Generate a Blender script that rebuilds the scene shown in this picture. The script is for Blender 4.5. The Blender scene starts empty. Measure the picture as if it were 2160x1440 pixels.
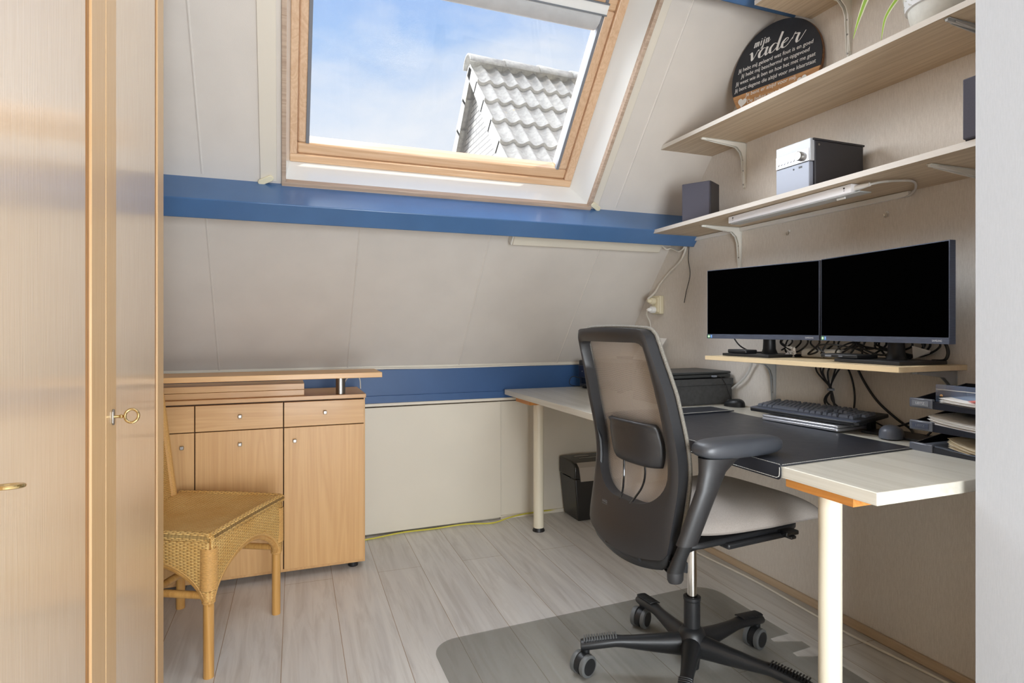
import bpy, math, random
from mathutils import Vector, Matrix
random.seed(7)
sc = bpy.context.scene
C = sc.collection
PI = math.pi
R = math.radians

# ------------------------------------------------------------------ camera
F_PX = 1261.0
HZ = 1.14
YAW = math.atan((1080 - 594) / F_PX)
cam_d = bpy.data.cameras.new('camera')
cam = bpy.data.objects.new('camera', cam_d)
C.objects.link(cam)
cam_d.sensor_width = 36.0
cam_d.lens = 36.0 * F_PX / 2160.0
cam_d.shift_y = -30.0 / 2160.0
cam_d.clip_start = 0.02
cam_d.clip_end = 200
cam.location = (0, 0, HZ)
cam.rotation_euler = (PI / 2, 0, -YAW)
sc.camera = cam

# ------------------------------------------------------------------ view
sc.view_settings.view_transform = 'Standard'
sc.view_settings.look = 'None'
sc.view_settings.gamma = 1.0
sc.view_settings.use_curve_mapping = False
sc.view_settings.exposure = 0.72
sc.cycles.max_bounces = 8
sc.cycles.diffuse_bounces = 5
sc.cycles.glossy_bounces = 4
sc.cycles.transparent_max_bounces = 12
sc.cycles.caustics_reflective = False
sc.cycles.caustics_refractive = False
sc.cycles.sample_clamp_indirect = 6.0
sc.cycles.use_denoising = True

# ------------------------------------------------------------------ node helper
class NT:
    def __init__(self, tree):
        self.t = tree
    def n(self, typ, **k):
        nd = self.t.nodes.new(typ)
        for a, b in k.items():
            if a.startswith('i_'):
                nd.inputs[a[2:].replace('_', ' ')].default_value = b
            else:
                setattr(nd, a, b)
        return nd
    def l(self, a, b):
        self.t.links.new(a, b)
    def math(self, op, a, b=None, clamp=False):
        m = self.t.nodes.new('ShaderNodeMath'); m.operation = op; m.use_clamp = clamp
        for i, s in enumerate((a, b)):
            if s is None: continue
            if isinstance(s, (int, float)): m.inputs[i].default_value = s
            else: self.l(s, m.inputs[i])
        return m.outputs[0]
    def ramp(self, fac, stops):
        r = self.t.nodes.new('ShaderNodeValToRGB')
        el = r.color_ramp.elements
        while len(el) < len(stops): el.new(0.5)
        for e, (p, c) in zip(el, stops):
            e.position = p; e.color = c if len(c) == 4 else (*c, 1)
        self.l(fac, r.inputs[0])
        return r.outputs[0]
    def mix(self, fac, a, b, mode='MIX'):
        m = self.t.nodes.new('ShaderNodeMix'); m.data_type = 'RGBA'; m.blend_type = mode
        for i, s in ((0, fac), (6, a), (7, b)):
            if isinstance(s, (int, float)): m.inputs[i].default_value = s
            elif isinstance(s, tuple): m.inputs[i].default_value = s if len(s) == 4 else (*s, 1)
            else: self.l(s, m.inputs[i])
        return m.outputs[2]

# ------------------------------------------------------------------ world: blue sky with thin cloud
w = bpy.data.worlds.new('sky'); sc.world = w; w.use_nodes = True
t = w.node_tree; t.nodes.clear(); N = NT(t)
tc = N.n('ShaderNodeTexCoord')
sp = N.n('ShaderNodeSeparateXYZ'); N.l(tc.outputs['Generated'], sp.inputs[0])
n1 = N.n('ShaderNodeTexNoise', i_Scale=3.2, i_Detail=8.0, i_Roughness=0.55, i_Distortion=0.3)
mp = N.n('ShaderNodeMapping'); mp.inputs['Scale'].default_value = (1, 1, 2.2); mp.inputs['Location'].default_value = (0.35, 0.1, 0.2)
N.l(tc.outputs['Generated'], mp.inputs[0]); N.l(mp.outputs[0], n1.inputs['Vector'])
grad = N.ramp(sp.outputs[2], [(0.0, (0.80, 0.87, 0.98)), (0.27, (0.75, 0.85, 0.99)), (0.42, (0.36, 0.58, 0.95)), (0.55, (0.22, 0.42, 0.88)), (1.0, (0.13, 0.30, 0.80))])
low = N.ramp(sp.outputs[2], [(0.25, (0.38,) * 3), (0.5, (0.0,) * 3)])
side = N.math('MULTIPLY', sp.outputs[0], 0.22)
cf = N.math('ADD', N.math('ADD', n1.outputs[0], low), side)
cl = N.ramp(cf, [(0.56, (0, 0, 0)), (0.86, (1, 1, 1))])
sky = N.mix(N.math('MULTIPLY', cl, 0.85), grad, (0.93, 0.96, 1.0))
bg = N.n('ShaderNodeBackground'); N.l(sky, bg.inputs[0]); bg.inputs[1].default_value = 0.61
wo = N.n('ShaderNodeOutputWorld'); N.l(bg.outputs[0], wo.inputs[0])

# ------------------------------------------------------------------ daylight
def sun(name, d, energy, angle, col):
    l = bpy.data.lights.new(name, 'SUN'); l.energy = energy; l.angle = R(angle); l.color = col
    o = bpy.data.objects.new(name, l); C.objects.link(o)
    o.rotation_euler = Vector(d).to_track_quat('-Z', 'Y').to_euler()
    o.location = (0, 6, 9)
    return o
sun('sun_haze', (0.50, -0.62, -0.60), 9.5, 78, (0.90, 0.95, 1.0))
sun('sun_direct', (-0.22, 0.50, -0.80), 1.45, 0.6, (1.0, 0.94, 0.84))     # the real sun stands behind the house
# added fill lights, unseen: one under the ceiling, one behind the camera
def area(name, loc, size, energy, col, rot=(0, 0, 0)):
    l = bpy.data.lights.new(name, 'AREA'); l.energy = energy; l.size = size; l.color = col
    o = bpy.data.objects.new(name, l); C.objects.link(o); o.location = loc; o.rotation_euler = rot
    return o
area('ceiling_fill_light', (0.62, 1.35, 2.58), 1.0, 6, (0.91, 0.955, 1.0))
area('rear_fill_light', (0.62, -1.42, 0.85), 1.4, 84, (0.91, 0.96, 1.0), (R(84), 0, R(-14)))

# ------------------------------------------------------------------ materials
def s2l(c):
    return tuple(((x / 255) / 12.92 if x / 255 <= 0.04045 else ((x / 255 + 0.055) / 1.055) ** 2.4) for x in c)
def newmat(name):
    m = bpy.data.materials.new(name); m.use_nodes = True
    t = m.node_tree; b = t.nodes['Principled BSDF']
    return m, NT(t), b
def pmat(name, col, rough=0.5, metal=0.0, coat=0.0, spec=0.5, noise=0.0, nscale=40, bump=0.0, bscale=200, alpha=None, stretch=(1, 1, 1), rvar=0.0):
    m, N, b = newmat(name)
    col = s2l(col)
    b.inputs['Base Color'].default_value = (*col, 1)
    b.inputs['Roughness'].default_value = rough
    b.inputs['Metallic'].default_value = metal
    b.inputs['Coat Weight'].default_value = coat
    b.inputs['Specular IOR Level'].default_value = spec
    tc = N.n('ShaderNodeTexCoord')
    mp = N.n('ShaderNodeMapping'); mp.inputs['Scale'].default_value = stretch
    N.l(tc.outputs['Object'], mp.inputs[0])
    if noise > 0:
        nz = N.n('ShaderNodeTexNoise', i_Scale=float(nscale), i_Detail=5.0)
        N.l(mp.outputs[0], nz.inputs['Vector'])
        c = N.ramp(nz.outputs[0], [(0.3, tuple(x * (1 - noise) for x in col)), (0.7, tuple(min(1, x * (1 + noise)) for x in col))])
        N.l(c, b.inputs['Base Color'])
        if rvar:
            N.l(N.math('ADD', N.math('MULTIPLY', nz.outputs[0], rvar), rough - rvar / 2), b.inputs['Roughness'])
    if bump > 0:
        nb = N.n('ShaderNodeTexNoise', i_Scale=float(bscale), i_Detail=3.0)
        N.l(mp.outputs[0], nb.inputs['Vector'])
        bp = N.n('ShaderNodeBump', i_Strength=float(bump), i_Distance=0.002)
        N.l(nb.outputs[0], bp.inputs['Height']); N.l(bp.outputs[0], b.inputs['Normal'])
    return m
def wood(name, light, dark, axis='Z', scale=1.0, rough=0.4, coat=0.0, fine=0.35, ring=0.35, bump=0.05, coatr=0.1, spec=0.5):
    m, N, b = newmat(name)
    light = s2l(light); dark = s2l(dark)
    tc = N.n('ShaderNodeTexCoord')
    st = {'X': (0.35, 9, 9), 'Y': (9, 0.35, 9), 'Z': (9, 9, 0.35)}[axis]
    mp = N.n('ShaderNodeMapping'); mp.inputs['Scale'].default_value = tuple(x * scale for x in st)
    N.l(tc.outputs['Object'], mp.inputs[0])
    a = N.n('ShaderNodeTexNoise', i_Scale=1.4, i_Detail=3.0, i_Distortion=0.8); N.l(mp.outputs[0], a.inputs['Vector'])
    g = N.n('ShaderNodeTexNoise', i_Scale=16.0, i_Detail=4.0, i_Roughness=0.6); N.l(mp.outputs[0], g.inputs['Vector'])
    rings = N.math('FRACT', N.math('MULTIPLY', a.outputs[0], 9.0))
    rings = N.math('ABSOLUTE', N.math('SUBTRACT', N.math('MULTIPLY', rings, 2.0), 1.0))
    f = N.math('ADD', N.math('MULTIPLY', rings, ring), N.math('MULTIPLY', g.outputs[0], fine * 2))
    f = N.math('ADD', f, N.math('SUBTRACT', 0.5, ring * 0.5 + fine), clamp=True)
    c = N.ramp(f, [(0.1, dark), (0.9, light)])
    N.l(c, b.inputs['Base Color'])
    b.inputs['Roughness'].default_value = rough
    b.inputs['Coat Weight'].default_value = coat
    b.inputs['Coat Roughness'].default_value = coatr
    b.inputs['Specular IOR Level'].default_value = spec
    bp = N.n('ShaderNodeBump', i_Strength=bump, i_Distance=0.002)
    N.l(g.outputs[0], bp.inputs['Height']); N.l(bp.outputs[0], b.inputs['Normal'])
    return m

def mat_floor():
    m, N, b = newmat('laminate_planks')
    tc = N.n('ShaderNodeTexCoord')
    mp = N.n('ShaderNodeMapping'); mp.inputs['Rotation'].default_value = (0, 0, R(1.15)); mp.inputs['Location'].default_value = (0.044, 0.35, 0)
    N.l(tc.outputs['Object'], mp.inputs[0])
    sx = N.n('ShaderNodeSeparateXYZ'); N.l(mp.outputs[0], sx.inputs[0])
    cx = N.n('ShaderNodeCombineXYZ'); N.l(sx.outputs[1], cx.inputs[0]); N.l(sx.outputs[0], cx.inputs[1])
    br = N.n('ShaderNodeTexBrick'); br.offset = 0.37; br.offset_frequency = 2; br.squash_frequency = 1
    N.l(cx.outputs[0], br.inputs['Vector'])
    for k, v in (('Scale', 1.0), ('Mortar Size', 0.0011), ('Mortar Smooth', 0.0), ('Bias', 0.0), ('Brick Width', 1.95), ('Row Height', 0.203)):
        br.inputs[k].default_value = v
    br.inputs['Color1'].default_value = (*s2l((221, 219, 215)), 1)
    br.inputs['Color2'].default_value = (*s2l((214, 211, 206)), 1)
    br.inputs['Mortar'].default_value = (*s2l((160, 138, 112)), 1)
    # grain, shifted per plank row
    row = N.math('FLOOR', N.math('DIVIDE', sx.outputs[0], 0.203))
    cg = N.n('ShaderNodeCombineXYZ')
    N.l(N.math('MULTIPLY', sx.outputs[0], 26.0), cg.inputs[0]); N.l(N.math('ADD', N.math('MULTIPLY', sx.outputs[1], 2.0), N.math('MULTIPLY', row, 3.7)), cg.inputs[1]); N.l(row, cg.inputs[2])
    g = N.n('ShaderNodeTexNoise', i_Scale=1.0, i_Detail=6.0, i_Roughness=0.62, i_Distortion=0.9); N.l(cg.outputs[0], g.inputs['Vector'])
    g2 = N.n('ShaderNodeTexNoise', i_Scale=0.35, i_Detail=2.0, i_Distortion=1.5); N.l(cg.outputs[0], g2.inputs['Vector'])
    gr = N.ramp(g.outputs[0], [(0.3, (0.80, 0.78, 0.76)), (0.55, (1, 1, 1)), (0.75, (1.0, 1.0, 1.0))])
    gr2 = N.ramp(g2.outputs[0], [(0.35, (0.90, 0.90, 0.91)), (0.6, (1, 1, 1))])
    c = N.mix(1.0, N.mix(1.0, br.outputs[0], gr, 'MULTIPLY'), gr2, 'MULTIPLY')
    N.l(c, b.inputs['Base Color'])
    b.inputs['Roughness'].default_value = 0.42
    bp = N.n('ShaderNodeBump', i_Strength=0.06, i_Distance=0.001); N.l(g.outputs[0], bp.inputs['Height']); N.l(bp.outputs[0], b.inputs['Normal'])
    return m
def mat_wallpaper(name, c1, c2):
    m, N, b = newmat(name)
    tc = N.n('ShaderNodeTexCoord')
    mp = N.n('ShaderNodeMapping'); mp.inputs['Scale'].default_value = (420, 420, 40); N.l(tc.outputs['Object'], mp.inputs[0])
    g = N.n('ShaderNodeTexNoise', i_Scale=1.0, i_Detail=3.0, i_Roughness=0.6); N.l(mp.outputs[0], g.inputs['Vector'])
    g2 = N.n('ShaderNodeTexNoise', i_Scale=240.0, i_Detail=2.0); N.l(tc.outputs['Object'], g2.inputs['Vector'])
    f = N.math('ADD', N.math('MULTIPLY', g.outputs[0], 0.75), N.math('MULTIPLY', g2.outputs[0], 0.25))
    N.l(N.ramp(f, [(0.36, s2l(c2)), (0.64, s2l(c1))]), b.inputs['Base Color'])
    b.inputs['Roughness'].default_value = 0.75
    b.inputs['Specular IOR Level'].default_value = 0.3
    bp = N.n('ShaderNodeBump', i_Strength=0.22, i_Distance=0.0008); N.l(f, bp.inputs['Height']); N.l(bp.outputs[0], b.inputs['Normal'])
    return m
def mat_wicker():
    m, N, b = newmat('woven_cane')
    tc = N.n('ShaderNodeTexCoord'); s = N.n('ShaderNodeSeparateXYZ'); N.l(tc.outputs['UV'], s.inputs[0])
    U = N.math('MULTIPLY', s.outputs[0], 1 / 0.0120); V = N.math('MULTIPLY', s.outputs[1], 1 / 0.0050)
    row = N.math('FLOOR', V)
    v1 = N.math('ABSOLUTE', N.math('SINE', N.math('MULTIPLY', V, PI)))
    u1 = N.math('SINE', N.math('MULTIPLY', N.math('ADD', U, row), PI))
    u2 = N.math('ADD', N.math('MULTIPLY', u1, 0.5), 0.5)
    h = N.math('MULTIPLY', N.math('POWER', v1, 0.5), N.math('ADD', N.math('MULTIPLY', u2, 0.75), 0.25))
    nz = N.n('ShaderNodeTexNoise', i_Scale=9.0, i_Detail=4.0); N.l(tc.outputs['Object'], nz.inputs['Vector'])
    nz2 = N.n('ShaderNodeTexNoise', i_Scale=160.0, i_Detail=2.0); N.l(tc.outputs['Object'], nz2.inputs['Vector'])
    base = N.ramp(N.math('ADD', N.math('MULTIPLY', nz.outputs[0], 0.5), N.math('MULTIPLY', nz2.outputs[0], 0.5)), [(0.35, s2l((222, 168, 88))), (0.7, s2l((248, 212, 140)))])
    c = N.mix(N.ramp(h, [(0.10, (0, 0, 0)), (0.42, (1, 1, 1))]), s2l((128, 82, 36)), base)
    N.l(c, b.inputs['Base Color']); b.inputs['Roughness'].default_value = 0.45
    bp = N.n('ShaderNodeBump', i_Strength=0.9, i_Distance=0.003); N.l(h, bp.inputs['Height']); N.l(bp.outputs[0], b.inputs['Normal'])
    return m
def mat_mesh(name, col, open_):
    m, N, b = newmat(name)
    tc = N.n('ShaderNodeTexCoord'); s = N.n('ShaderNodeSeparateXYZ'); N.l(tc.outputs['UV'], s.inputs[0])
    U = N.math('MULTIPLY', s.outputs[0], PI / 0.0036); V = N.math('MULTIPLY', s.outputs[1], PI / 0.0031)
    a = N.math('MULTIPLY', N.math('SINE', N.math('ADD', U, V)), N.math('SINE', N.math('SUBTRACT', U, V)))
    f = N.math('ADD', N.math('MULTIPLY', a, 0.5), 0.5)
    if open_ == 0:
        nz_ = N.n('ShaderNodeTexNoise', i_Scale=420.0, i_Detail=2.0); N.l(tc.outputs['Object'], nz_.inputs['Vector']); f = nz_.outputs[0]
    b.inputs['Base Color'].default_value = (*s2l(col), 1); b.inputs['Roughness'].default_value = 0.8
    N.l(N.ramp(f, [(0.3, tuple(x * 0.82 for x in s2l(col))), (0.7, s2l(col))]), b.inputs['Base Color'])
    if open_ > 0:
        tr = N.n('ShaderNodeBsdfTransparent'); mx = N.n('ShaderNodeMixShader')
        N.l(N.ramp(f, [(open_ - 0.12, (1, 1, 1)), (open_ + 0.12, (0, 0, 0))]), mx.inputs[0])
        N.l(b.outputs[0], mx.inputs[1]); N.l(tr.outputs[0], mx.inputs[2])
        N.l(mx.outputs[0], m.node_tree.nodes['Material Output'].inputs[0])
    return m
def mat_glass(name, tint=(1, 1, 1), refl=0.06, rough=0.02, veil=0.0, veilcol=(1, 1, 1)):
    m, N, b = newmat(name)
    tr = N.n('ShaderNodeBsdfTransparent'); tr.inputs[0].default_value = (*tint, 1)
    gl = N.n('ShaderNodeBsdfGlossy'); gl.inputs['Roughness'].default_value = rough
    mx = N.n('ShaderNodeMixShader'); mx.inputs[0].default_value = refl
    N.l(tr.outputs[0], mx.inputs[1]); N.l(gl.outputs[0], mx.inputs[2])
    out = mx.outputs[0]
    if veil > 0:
        df = N.n('ShaderNodeBsdfDiffuse'); df.inputs[0].default_value = (*veilcol, 1)
        m2 = N.n('ShaderNodeMixShader'); m2.inputs[0].default_value = veil
        N.l(out, m2.inputs[1]); N.l(df.outputs[0], m2.inputs[2]); out = m2.outputs[0]
    N.l(out, m.node_tree.nodes['Material Output'].inputs[0])
    return m
def mat_tiles():
    m, N, b = newmat('concrete_roof_tile')
    tc = N.n('ShaderNodeTexCoord')
    n1 = N.n('ShaderNodeTexNoise', i_Scale=14.0, i_Detail=8.0, i_Roughness=0.7); N.l(tc.outputs['Object'], n1.inputs['Vector'])
    n2 = N.n('ShaderNodeTexNoise', i_Scale=2.2, i_Detail=6.0, i_Roughness=0.65); N.l(tc.outputs['Object'], n2.inputs['Vector'])
    c = N.ramp(n1.outputs[0], [(0.3, s2l((150, 146, 138))), (0.7, s2l((200, 195, 184)))])
    c = N.mix(N.ramp(n2.outputs[0], [(0.66, (0, 0, 0)), (0.70, (1, 1, 1))]), c, s2l((225, 178, 60)))
    N.l(c, b.inputs['Base Color']); b.inputs['Roughness'].default_value = 0.9
    return m
def mat_brick():
    m, N, b = newmat('pale_brick')
    tc = N.n('ShaderNodeTexCoord'); s = N.n('ShaderNodeSeparateXYZ'); N.l(tc.outputs['Object'], s.inputs[0])
    c0 = N.n('ShaderNodeCombineXYZ'); N.l(s.outputs[1], c0.inputs[0]); N.l(s.outputs[2], c0.inputs[1])
    br = N.n('ShaderNodeTexBrick'); N.l(c0.outputs[0], br.inputs['Vector'])
    for k, v in (('Scale', 1.0), ('Mortar Size', 0.008), ('Brick Width', 0.22), ('Row Height', 0.066)): br.inputs[k].default_value = v
    br.inputs['Color1'].default_value = (*s2l((206, 198, 186)), 1); br.inputs['Color2'].default_value = (*s2l((172, 166, 158)), 1)
    br.inputs['Mortar'].default_value = (*s2l((120, 116, 110)), 1)
    N.l(br.outputs[0], b.inputs['Base Color']); b.inputs['Roughness'].default_value = 0.9
    return m
def mat_sidelight(name, side):  # painted timber with side grain
    return wood(name, side, tuple(int(x * 0.9) for x in side), 'Y', 1.0, 0.5)

M = {}
M['floor'] = mat_floor()
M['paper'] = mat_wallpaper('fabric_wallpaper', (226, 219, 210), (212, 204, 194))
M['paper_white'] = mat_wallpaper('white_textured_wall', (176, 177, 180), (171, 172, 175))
M['slope'] = pmat('painted_ceiling_board', (214, 207, 199), 0.55, noise=0.03, nscale=6, bump=0.12, bscale=420)
M['bead'] = pmat('painted_joint', (222, 215, 205), 0.5)
M['strip'] = pmat('cream_cover_strip', (220, 212, 198), 0.45)
M['cream'] = pmat('cream_panel', (222, 214, 198), 0.5, noise=0.015, nscale=5)
M['blue'] = pmat('blue_paint', (72, 108, 152), 0.32, coat=0.2, noise=0.06, nscale=7, bump=0.12, bscale=30)
M['blue_dark'] = pmat('blue_paint_board', (50, 86, 134), 0.45, noise=0.05, nscale=6, bump=0.1, bscale=25)
M['lining'] = pmat('white_window_lining', (226, 226, 223), 0.22, coat=0.4)
M['trimwood'] = wood('raw_trim_timber', (202, 180, 160), (160, 136, 116), 'X', 1, 0.6)
M['velux'] = wood('window_pine', (226, 194, 160), (200, 158, 118), 'X', 1.0, 0.45, 0.08)
M['veluxv'] = wood('window_pine_side', (226, 194, 162), (200, 160, 124), 'Z', 1.0, 0.35, 0.25)
M['alu'] = pmat('aluminium', (132, 136, 142), 0.5, 0.5)
M['rail'] = pmat('grey_rail', (120, 122, 128), 0.6)
M['blind'] = pmat('grey_blind', (196, 197, 198), 0.5, noise=0.05, nscale=20)
M['glass'] = mat_glass('window_glass', (1, 1, 1), 0.03, 0.01, 0.045, (1, 1, 1))
M['wardrobe'] = wood('glossy_beech_veneer', (234, 212, 186), (212, 182, 148), 'Z', 1.6, 0.34, 1.0, 0.45, 0.10, 0.20, 0.13)
M['wardrobe_dark'] = wood('beech_stile', (214, 180, 136), (194, 154, 106), 'Z', 1.8, 0.45, 0.35, 0.35, 0.1, 0.08, 0.22)
for k_, v_ in (('wardrobe', 2.7), ('wardrobe_dark', 1.6)):
    b_ = M[k_].node_tree.nodes['Principled BSDF']; b_.inputs['Coat IOR'].default_value = v_
    M[k_].node_tree.links.new(b_.inputs['Normal'].links[0].from_socket, b_.inputs['Coat Normal'])
M['groove'] = pmat('groove_brown', (160, 116, 70), 0.5)
M['beech'] = wood('beech_cabinet', (218, 174, 118), (198, 150, 95), 'Z', 0.8, 0.42, 0.1, 0.3, 0.35)
M['beech_h'] = wood('beech_cabinet_across', (218, 174, 118), (198, 150, 95), 'X', 0.8, 0.42, 0.1, 0.3, 0.35)
M['gap'] = pmat('dark_gap', (60, 40, 24), 0.8)
M['metal'] = pmat('brushed_metal', (160, 156, 150), 0.38, 1.0)
M['chrome'] = pmat('chrome', (225, 222, 216), 0.12, 1.0)
M['brass'] = pmat('polished_brass', (222, 196, 140), 0.16, 1.0)
M['desk'] = wood('whitewashed_desk', (222, 218, 206), (196, 190, 175), 'Y', 0.55, 0.32, 0.25, 0.25, 0.4)
M['desk_end'] = wood('desk_end_grain', (206, 206, 186), (180, 178, 158), 'X', 0.5, 0.4, 0.1)
M['block'] = wood('oiled_pine_block', (226, 160, 84), (190, 116, 50), 'Y', 1.2, 0.45)
M['leg'] = pmat('cream_steel', (238, 230, 208), 0.35, coat=0.2)
M['shelf'] = wood('greige_oak', (214, 196, 170), (182, 160, 132), 'Y', 0.8, 0.5, 0.0, 0.35, 0.4)
M['edge'] = wood('pale_shelf_edge', (212, 205, 196), (196, 187, 176), 'Y', 1.0, 0.45, 0, 0.3, 0.1)
M['mshelf'] = wood('light_beech_shelf', (236, 214, 176), (222, 196, 152), 'Y', 0.9, 0.45, 0.1, 0.3, 0.2)
M['white'] = pmat('white_enamel', (232, 230, 222), 0.35, coat=0.2)
M['whitep'] = pmat('white_plastic', (236, 235, 232), 0.4)
M['creamp'] = pmat('cream_plastic', (228, 218, 188), 0.38)
M['grey_enamel'] = pmat('grey_enamel', (176, 178, 178), 0.35, coat=0.2)
M['led'] = pmat('led_diffuser', (238, 238, 242), 0.25, coat=0.3)
M['black'] = pmat('black_plastic', (30, 31, 33), 0.42, noise=0.1, nscale=200)
M['blackg'] = pmat('black_gloss', (14, 15, 18), 0.15, coat=0.5)
M['chairp'] = pmat('charcoal_plastic', (38, 38, 40), 0.42, spec=0.7, noise=0.06, nscale=300, bump=0.05, bscale=900)
M['armp'] = pmat('soft_charcoal', (60, 63, 69), 0.42, spec=0.8, bump=0.05, bscale=1200)
M['tread'] = pmat('caster_rubber', (96, 98, 98), 0.45)
M['screen'] = pmat('screen_off', (2, 2, 2), 0.55, spec=0.0)
M['bezel'] = pmat('brushed_black_bezel', (84, 91, 108), 0.36, 0.3, noise=0.2, nscale=30, stretch=(1, 1, 20))
M['leather'] = pmat('black_desk_leather', (38, 41, 49), 0.36, spec=0.9, noise=0.15, nscale=25, bump=0.1, bscale=700, rvar=0.12)
M['stitch'] = pmat('pale_thread', (206, 204, 196), 0.7)
M['slate'] = pmat('dark_slate_board', (62, 62, 62), 0.6, noise=0.2, nscale=60, bump=0.15, bscale=150)
M['laptop'] = pmat('dark_laptop', (52, 54, 54), 0.4, noise=0.1, nscale=300)
M['silver'] = pmat('silver_shell', (206, 208, 214), 0.3, 0.8)
M['key'] = pmat('keycap_plastic', (92, 97, 108), 0.34)
M['fabric'] = mat_mesh('taupe_seat_fabric', (156, 148, 141), 0)
M['mesh'] = mat_mesh('taupe_back_mesh', (172, 162, 152), 0.17)
M['piping'] = pmat('mesh_piping', (122, 118, 110), 0.8, noise=0.45, nscale=500)
M['mat'] = mat_glass('clear_floor_mat', (0.86, 0.86, 0.85), 0.035, 0.25, 0.16, s2l((190, 188, 182)))
M['wicker'] = mat_wicker()
M['cane'] = wood('rattan_pole', (214, 166, 96), (178, 126, 62), 'Z', 1.0, 0.35, 0.3)
M['wrap'] = pmat('cane_binding', (206, 160, 96), 0.4, noise=0.2, nscale=150, stretch=(1, 1, 6))
M['cord_white'] = pmat('white_cord', (226, 220, 208), 0.45)
M['cord_grey'] = pmat('grey_cord', (206, 204, 200), 0.4)
M['cord_yellow'] = pmat('yellow_cord', (206, 196, 70), 0.45)
M['cord_black'] = pmat('black_cord', (26, 26, 28), 0.4)
M['sheet'] = pmat('paper_sheet', (240, 238, 234), 0.7)
M['sheet_cream'] = pmat('cream_paper', (226, 214, 188), 0.7)
M['sheet_red'] = pmat('red_paper', (214, 120, 112), 0.6)
M['folder'] = pmat('slate_folder', (88, 94, 104), 0.45)
M['clear'] = mat_glass('clear_plastic_sheet', (0.72, 0.80, 0.92), 0.12, 0.15, 0.22, s2l((150, 170, 200)))
M['tray'] = pmat('smoke_black_plastic', (30, 33, 42), 0.3, coat=0.3)
M['traylip'] = pmat('smoke_grey_plastic', (96, 100, 110), 0.3, coat=0.4)
M['spk'] = pmat('speaker_cloth', (70, 68, 78), 0.85, noise=0.1, nscale=400)
M['spk_box'] = pmat('speaker_black', (42, 41, 46), 0.45)
M['hifi'] = pmat('hifi_silver', (176, 178, 182), 0.42, 0.15)
M['hifi2'] = pmat('hifi_silver_blue', (146, 151, 164), 0.42, 0.15)
M['dsk_black'] = pmat('chalk_black', (36, 38, 44), 0.6, noise=0.12, nscale=25)
M['dsk_wood'] = wood('burnt_pine', (206, 160, 108), (160, 108, 62), 'Y', 1.2, 0.55)
M['dsk_edge'] = wood('scorched_rim', (150, 100, 58), (50, 34, 22), 'Y', 2.2, 0.6)
M['chalk'] = pmat('off_white_print', (232, 230, 226), 0.6)
M['pot'] = pmat('grey_clay_pot', (206, 206, 200), 0.7, noise=0.06, nscale=60)
M['pot_pat'] = pmat('crackle_band', (216, 218, 220), 0.6)
M['leaf'] = pmat('spider_leaf', (150, 190, 60), 0.45)
M['leafw'] = pmat('leaf_margin', (226, 232, 196), 0.45)
M['soil'] = pmat('potting_soil', (60, 44, 32), 0.9, noise=0.3, nscale=90)
M['prn'] = pmat('printer_black', (28, 30, 36), 0.35, coat=0.2)
M['prn_blue'] = pmat('printer_navy', (26, 32, 54), 0.3, coat=0.3)
M['lcd'] = pmat('small_display', (58, 84, 120), 0.3)
M['shred'] = pmat('shredder_black', (32, 30, 28), 0.35, coat=0.2)
M['shred_panel'] = pmat('shredder_silver', (176, 166, 154), 0.4, 0.3)
M['print_white'] = pmat('print_white', (206, 208, 212), 0.5)
M['print_grey'] = pmat('print_grey', (120, 124, 132), 0.5)
M['red'] = pmat('red_accent', (196, 50, 40), 0.5)
M['green'] = pmat('green_sticker', (96, 190, 96), 0.5)
M['bluest'] = pmat('blue_sticker', (92, 150, 226), 0.5)
M['tile'] = mat_tiles(); M['brick'] = mat_brick()
M['rtrim'] = pmat('outer_board', (160, 158, 154), 0.7)
M['basewood'] = wood('skirting_oak', (206, 184, 156), (186, 162, 132), 'Y', 1.0, 0.5)

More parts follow.
